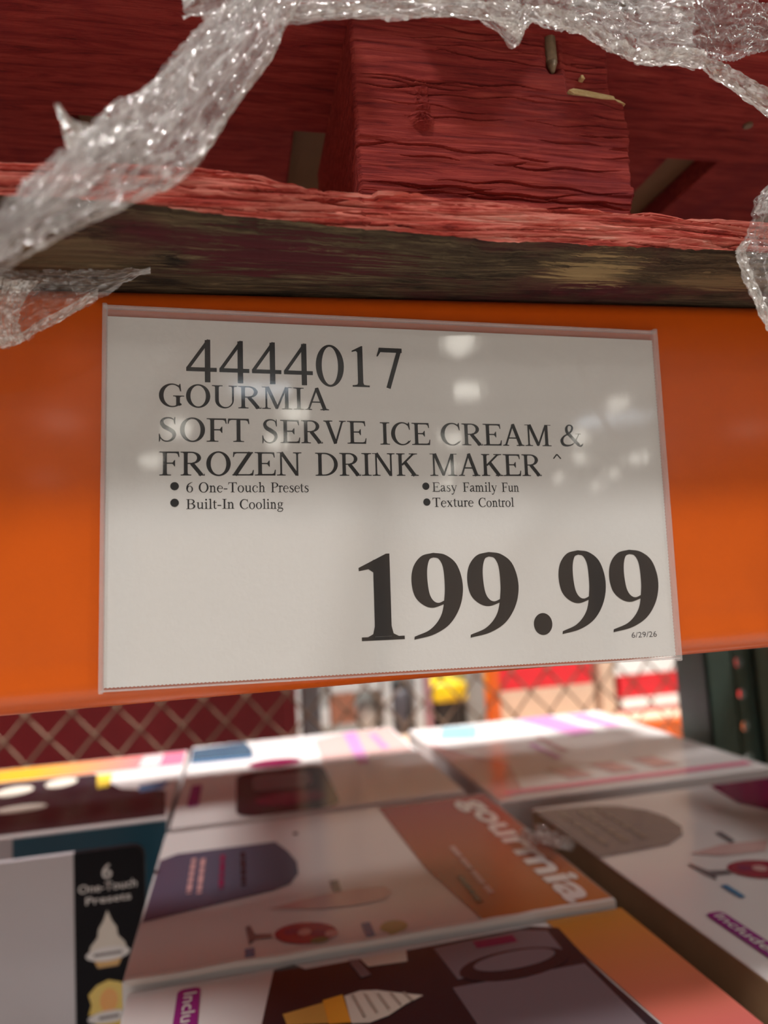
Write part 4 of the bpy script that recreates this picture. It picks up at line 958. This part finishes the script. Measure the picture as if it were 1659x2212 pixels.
stock(1.90, 2.42, FZ - .0, -.655, 'bright_red', 'bright red carton with a white band, bottom of its stack', band=(.15, .55, 'bright_white')) 
stock(1.90, 2.42, -.654, -.60, 'bright_red', 'thin bright red carton in the middle of the red and white stack'); stock(1.88, 2.44, -.599, -.35, 'bright_white', 'white carton on top of the red and white stack')
stock(2.5, 2.95, FZ, -.55, 'bright_red', 'bright red carton at the far end of the rack shelf'); stock(2.5, 2.95, -.549, -.3, 'bright_white', 'white carton on the bright red carton at the rack end')

# ------------------------------------------------------------------ stretch film
def film(name, A, B, nu, nv, mat, label, amp=.004, seed=0, su=6, sv=3, rag=.0015, curl=0.0, thin=False):
    """crumpled film between two edge curves A and B (world points); real folds, ragged edges"""
    A = [Vector(a) for a in A]; B = [Vector(b) for b in B]; base = (A[0] + B[0]) / 2
    v = []; f = []
    for i in range(nu + 1):
        t = i / nu; a, b = crs(A, t), crs(B, t); d = b - a; L = d.length; dn = d.normalized() if L > 1e-6 else Vector((0, 0, -1))
        ta = crs(A, min(1, t + .01)) - crs(A, max(0, t - .01)); ta.normalize()
        nn = ta.cross(dn); nn = nn if nn.y < 0 else -nn
        if nn.length > 1e-6: nn.normalize()
        for j in range(nv + 1):
            s = j / nv
            e0 = rag * (noise.noise((t * 40 + seed, 1, 3)) + .6 * noise.noise((t * 130 + seed, 8, 3)))
            p = a + d * s + dn * e0 * (1 if s > .5 else -1) * abs(2 * s - 1) ** 2
            q = Vector((t * su + seed * 3.7, s * sv, seed))
            r1 = 1 - 2 * abs(noise.noise(q * 1.0)); r2 = 1 - 2 * abs(noise.noise(q * 2.7 + Vector((5, 1, 2)))); r3 = 1 - 2 * abs(noise.noise(q * 7.5 + Vector((1, 7, 2)))); r4 = noise.noise(q * 19)
            h = amp * (.9 * r1 + .55 * r2 + .24 * r3 + .10 * r4)
            p = p + nn * (h - curl * math.sin(math.pi * s)) + ta * (.35 * amp * noise.noise(q * 5 + Vector((9, 9, 9))))
            v.append(tuple(p - base))
    W = nv + 1
    for i in range(nu):
        for j in range(nv): f.append((i * W + j, i * W + j + 1, (i + 1) * W + j + 1, (i + 1) * W + j))
    o = from_py(name, v, f, M[mat], None, True); o.location = base
    uv = o.data.uv_layers.new(name='film_uv'); LU = sum((A[k + 1] - A[k]).length for k in range(len(A) - 1)) / .02; LV = sum((a - b).length for a, b in zip(A, B)) / len(A) / .02
    for lp in o.data.loops: uv.data[lp.index].uv = ((lp.vertex_index // W) / nu * LU + seed, (lp.vertex_index % W) / nv * LV + seed)
    return setp(o, label, 'stretch film')
def films_group(): pass
stripU = [(-.0662, -.085, .1952), (-.0808, -.09, .1682), (-.0892, -.095, .1549), (-.1053, -.105, .1265), (-.1189, -.112, .109), (-.129, -.12, .093), (-.141, -.13, .0712), (-.1493, -.135, .0554)]
stripL = [(-.0432, -.085, .1944), (-.0571, -.088, .1689), (-.063, -.09, .1545), (-.0791, -.1, .1232), (-.0939, -.105, .0971), (-.1119, -.112, .0816), (-.1333, -.125, .0612), (-.1471, -.135, .0451)]
wrap = film('stretch_film', stripU, stripL, 260, 70, 'film', 'broad crumpled strip of clear stretch film crossing the splintered board edge', .0040, 1, 4, 5)
def sub_film(parent, name, *a, **k):
    o = film(name, *a, **k)
    o.location = o.location - parent.location; o.parent = parent
    for kk in ('label', 'category'): 
        if kk in o: del o[kk]
    return o
off = Vector((0, .003, 0))
mix = lambda P, Q, s: [tuple(Vector(p) * (1 - s) + Vector(q) * s + off) for p, q in zip(P, Q)]
sub_film(wrap, 'inner_fold', mix(stripU, stripL, .05), mix(stripU, stripL, .55), 220, 40, 'film', '', .0045, 6, 4, 4, .001)
sub_film(wrap, 'rolled_edge', mix(stripU, stripL, .90), mix(stripU, stripL, .995), 200, 10, 'film_roll', '', .0012, 9, 7, 1.2, .0004)
sub_film(wrap, 'torn_shred', [(-.1323, -.117, .1085), (-.1302, -.117, .1016), (-.1294, -.118, .0972), (-.1279, -.119, .0922), (-.1232, -.116, .0945)], [(-.1310, -.117, .1087), (-.1275, -.117, .1035), (-.1242, -.117, .1020), (-.1185, -.115, .1032), (-.114, -.113, .1060)], 60, 14, 'film_roll', '', .0012, 12, 3, 1, .0006)

topL = [(-.0950, -.078, .170), (-.0772, -.075, .1796), (-.0558, -.075, .1765), (-.0296, -.075, .1825), (-.006, -.075, .1845), (.0178, -.075, .1872), (.0290, -.075, .1845), (.0392, -.075, .1775), (.0445, -.075, .1868), (.0600, -.075, .1880), (.0703, -.075, .1880), (.0805, -.075, .1802), (.0915, -.075, .1770), (.1024, -.075, .1749), (.1231, -.075, .1754)]
topU = [(-.0950, -.075, .215), (-.0758, -.075, .2174), (-.0538, -.075, .2206), (-.0272, -.075, .2245), (-.006, -.075, .228), (.0211, -.075, .2315), (.0300, -.075, .233), (.0400, -.075, .2342), (.0440, -.075, .2349), (.0600, -.075, .237), (.0753, -.075, .2394), (.0850, -.075, .241), (.0950, -.075, .243), (.1099, -.075, .2445), (.130, -.075, .2445)]
top = film('stretch_film', topU, topL, 320, 60, 'film', 'bunched band of stretch film hanging over the top of the red block', .0036, 3, 5, 7, .001)
lipc = [(-.0558, -.077, .1805), (-.0296, -.077, .1850), (.0178, -.078, .1905), (.045, -.078, .1918), (.0620, -.078, .1912), (.0760, -.079, .1850), (.0900, -.079, .1790), (.1024, -.080, .1768), (.1231, -.080, .1775), (.1339, -.080, .1715), (.1606, -.080, .1575), (.1743, -.080, .1490)]
lw = [.004, .004, .0045, .005, .0055, .0045, .0040, .0042, .0055, .0065, .0075, .008]
sub_film(top, 'rolled_lip', [(x, y, z + w) for (x, y, z), w in zip(lipc, lw)], [(x, y, z - w * .75) for (x, y, z), w in zip(lipc, lw)], 300, 22, 'film_roll', '', .0016, 15, 14, 1.5, .0006, curl=.003)
sub_film(top, 'stretched_web', [(.062, -.078, .215), (.095, -.078, .215), (.125, -.078, .214), (.150, -.078, .212), (.175, -.078, .207)], [(.064, -.078, .192), (.090, -.078, .186), (.122, -.078, .180), (.140, -.078, .179), (.1615, -.078, .188)], 200, 60, 'film_thin', '', .0026, 21, 6, 3, .002)
sub_film(top, 'hanging_shred', [(.0245, -.078, .1880), (.0290, -.079, .1850), (.0350, -.080, .1805), (.0392, -.080, .1768)], [(.0480, -.078, .1885), (.0440, -.079, .1850), (.0415, -.080, .1805), (.0397, -.080, .1768)], 60, 20, 'film_roll', '', .0016, 25, 4, 3, .0006)

rL = [(.1580, -.075, .1290), (.1520, -.075, .1225), (.1451, -.075, .1155), (.1428, -.075, .1072), (.1367, -.075, .0962), (.1331, -.075, .0897), (.1366, -.075, .0771), (.1417, -.075, .0626), (.1469, -.075, .0511), (.155, -.075, .0398)]
rR = [(.185, -.07, .1360), (.185, -.07, .1250), (.186, -.07, .1155), (.187, -.07, .1070), (.188, -.07, .096), (.188, -.07, .088), (.188, -.068, .075), (.187, -.066, .061), (.185, -.066, .050), (.180, -.068, .037)]
rt = film('stretch_film', rL, rR, 220, 70, 'film_thin', 'loose flap of stretch film over the orange beam away from the upright board', .0030, 31, 5, 4, .001)
sub_film(rt, 'rolled_edge', [tuple(Vector(p) + Vector((0, -.002, 0))) for p in rL[4:]], [tuple(Vector(p) + Vector((.0055, -.002, .001))) for p in rL[4:]], 160, 14, 'film_roll', '', .0012, 35, 8, 1.2, .0004)
sub_film(rt, 'crumpled_fold', [tuple(Vector(p) + Vector((0, -.0025, 0))) for p in rL[:4]], [tuple(Vector(p) + Vector((.022, -.0025, .002))) for p in rL[:4]], 80, 60, 'film', '', .0042, 37, 5, 5, .001)

lL = [(-.1150, -.025, .0985), (-.1361, -.025, .0849), (-.1482, -.025, .0765), (-.1591, -.025, .0702), (-.1681, -.025, .0642), (-.1804, -.025, .0611), (-.2, -.025, .058)]
lU = [(-.1150, -.022, .0992), (-.1359, -.022, .0990), (-.1479, -.022, .0985), (-.1589, -.022, .0984), (-.1679, -.022, .0982), (-.1803, -.022, .0978), (-.2, -.022, .0975)]
ll = film('stretch_film', lU, lL, 200, 60, 'film_thin', 'torn pale flap of stretch film under the pallet board, beside the sign sleeve', .0016, 41, 5, 4, .0012)
sub_film(ll, 'rolled_edge', [tuple(Vector(p) + Vector((0, -.002, .0045))) for p in lL[1:]], [tuple(Vector(p) + Vector((0, -.002, 0))) for p in lL[1:]], 120, 12, 'film_roll', '', .0010, 45, 8, 1.2, .0004)
sub_film(ll, 'gathered_fold', [(-.1580, -.029, .090), (-.1640, -.030, .0800), (-.1660, -.030, .0720), (-.1640, -.029, .0655)], [(-.1960, -.029, .092), (-.1960, -.030, .0800), (-.1960, -.030, .0720), (-.196, -.029, .0600)], 80, 50, 'film_roll', '', .0022, 47, 5, 5, .001)
cl = film('film_scrap', [(.205, .424, -.3285), (.220, .440, -.3250), (.243, .452, -.3270)], [(.232, .378, -.3275), (.246, .388, -.3240), (.256, .395, -.3310)], 50, 40, 'film_roll', 'small crumpled scrap of film on the carton corner by the gap', .005, 51, 4, 4, .003)

# ------------------------------------------------------------------ lamps of the warehouse
ORD = ['one', 'two', 'three', 'four', 'five', 'six', 'seven', 'eight', 'nine', 'ten', 'eleven', 'twelve', 'thirteen', 'fourteen', 'fifteen', 'sixteen', 'seventeen', 'eighteen', 'nineteen', 'twenty']
lamp_no = {}
def high_bay(x, y, z, power, label, group, r=.42, cable=True):
    t = empty('high_bay_lamp', (x, y, z), label, 'lamp', group)
    bm = bmesh.new(); lathe(bm, [(r * .55, .62), (r, .34), (r * 1.02, .30)], (0, 0, 0), 20); from_bm('lamp_housing', bm, M['steel_grey'], t, True)
    bm = bmesh.new(); lathe(bm, [(r * .35, -.22), (r * .8, -.14), (r * .98, .05), (r, .30)], (0, 0, 0), 20); from_bm('lamp_diffuser_offscreen', bm, M['lamp_white'], t, True)
    bm = bmesh.new(); cyl(bm, (0, 0, .6), (0, 0, 7.2 - z), .02, n=6); from_bm('suspension_rod', bm, M['steel_grey'], t)
    if power:
        lamp_no[group] = lamp_no.get(group, -1) + 1; nm = group.split('over the ')[1].replace(' ', '_').rstrip('s') + '_lamp_' + ORD[lamp_no[group]] + '_offscreen'
        d = bpy.data.lights.new(nm, 'AREA'); d.shape = 'DISK'; d.size = 2 * r; d.energy = power; d.color = (1, .965, .925); d.spread = math.radians(125)      # the reflector's cone
        o = bpy.data.objects.new(nm, d); COL.objects.link(o); o.parent = t; o.location = (0, 0, -.24)
for x in (-8.5, -2.2, 4.1, 10.4):
    high_bay(x, -3.3, LAMP_Z, FRONT_LAMP_W, 'round high-bay lamp hanging over the aisle before the price sign', 'lamps over the front aisle')
for x in (-7.0, 0.5, 8.0):
    high_bay(x, -9.6, LAMP_Z, FRONT_LAMP_W, 'added round high-bay fill lamp over the second aisle, past the brown cartons', 'added lamps over the second aisle')  # lamp row added for lower frontal light and more glints on the film
for x in (-5.0, 1.3, 7.6):
    high_bay(x, 1.95, LAMP_Z, REAR_LAMP_W, 'round high-bay lamp hanging over the aisle behind the net', 'lamps over the far aisle')
for (X, Y) in ((-4.8, -20.7), (5.8, -16.3), (7.5, -20.8), (9.4, -28.5), (11.8, -36.7), (13.4, -42.8), (2.0, -23.7), (1.6, -28.8), (-2.3, -26.2), (-4.0, -32.8), (-8.2, -33.4),
               (14.4, -23.3), (16.0, -28.9), (19.0, -34.7), (21.2, -42.0), (22.8, -35.2), (24.5, -40.6), (26.4, -46.3), (20.2, -23.7)):
    high_bay(X, Y, LAMP_Z, FRONT_LAMP_W, 'round high-bay lamp in the rows hanging over the distant aisles', 'lamps over the distant aisles', r=.40)
for (X, Y, lab) in ((15.6, -25.6, 'long cool white tube fixture beside the far rows of round lamps'), (.7, -20.6, 'cool white tube fixture hanging straight out from the price sign')):
    tl = empty('tube_light', (X, Y, 6.3), lab, 'lamp')
    L_ = 1.5 if X > 5 else .9
    box('tube_diffuser_offscreen', (-L_, -.35, -.12), (L_, .35, 0), M['sky_panel'], tl, bev=.03); box('tube_housing', (-L_ - .05, -.4, 0), (L_ + .05, .4, .12), M['steel_grey'], tl, bev=.02)
    bm = bmesh.new(); cyl(bm, (-.7, 0, .12), (-.7, 0, .95), .02, n=6); cyl(bm, (.7, 0, .12), (.7, 0, .95), .02, n=6); from_bm('suspension_rod', bm, M['steel_grey'], tl)
# stock of the facing rack, mirrored softly in the sleeve and the orange paint
for k in range(9):
    x = -6.4 + 1.6 * k
    shipping_carton((x, -4.6, FLOOR_Z), (1.5, .9, 1.45 + .12 * ((k * 5) % 3)), 'brown stock carton in the row across the front aisle', 'cartons across the front aisle', 'kraft')

for o in list(bpy.data.objects):
    for kk in ('_o', 'org'):
        if kk in o: del o[kk]
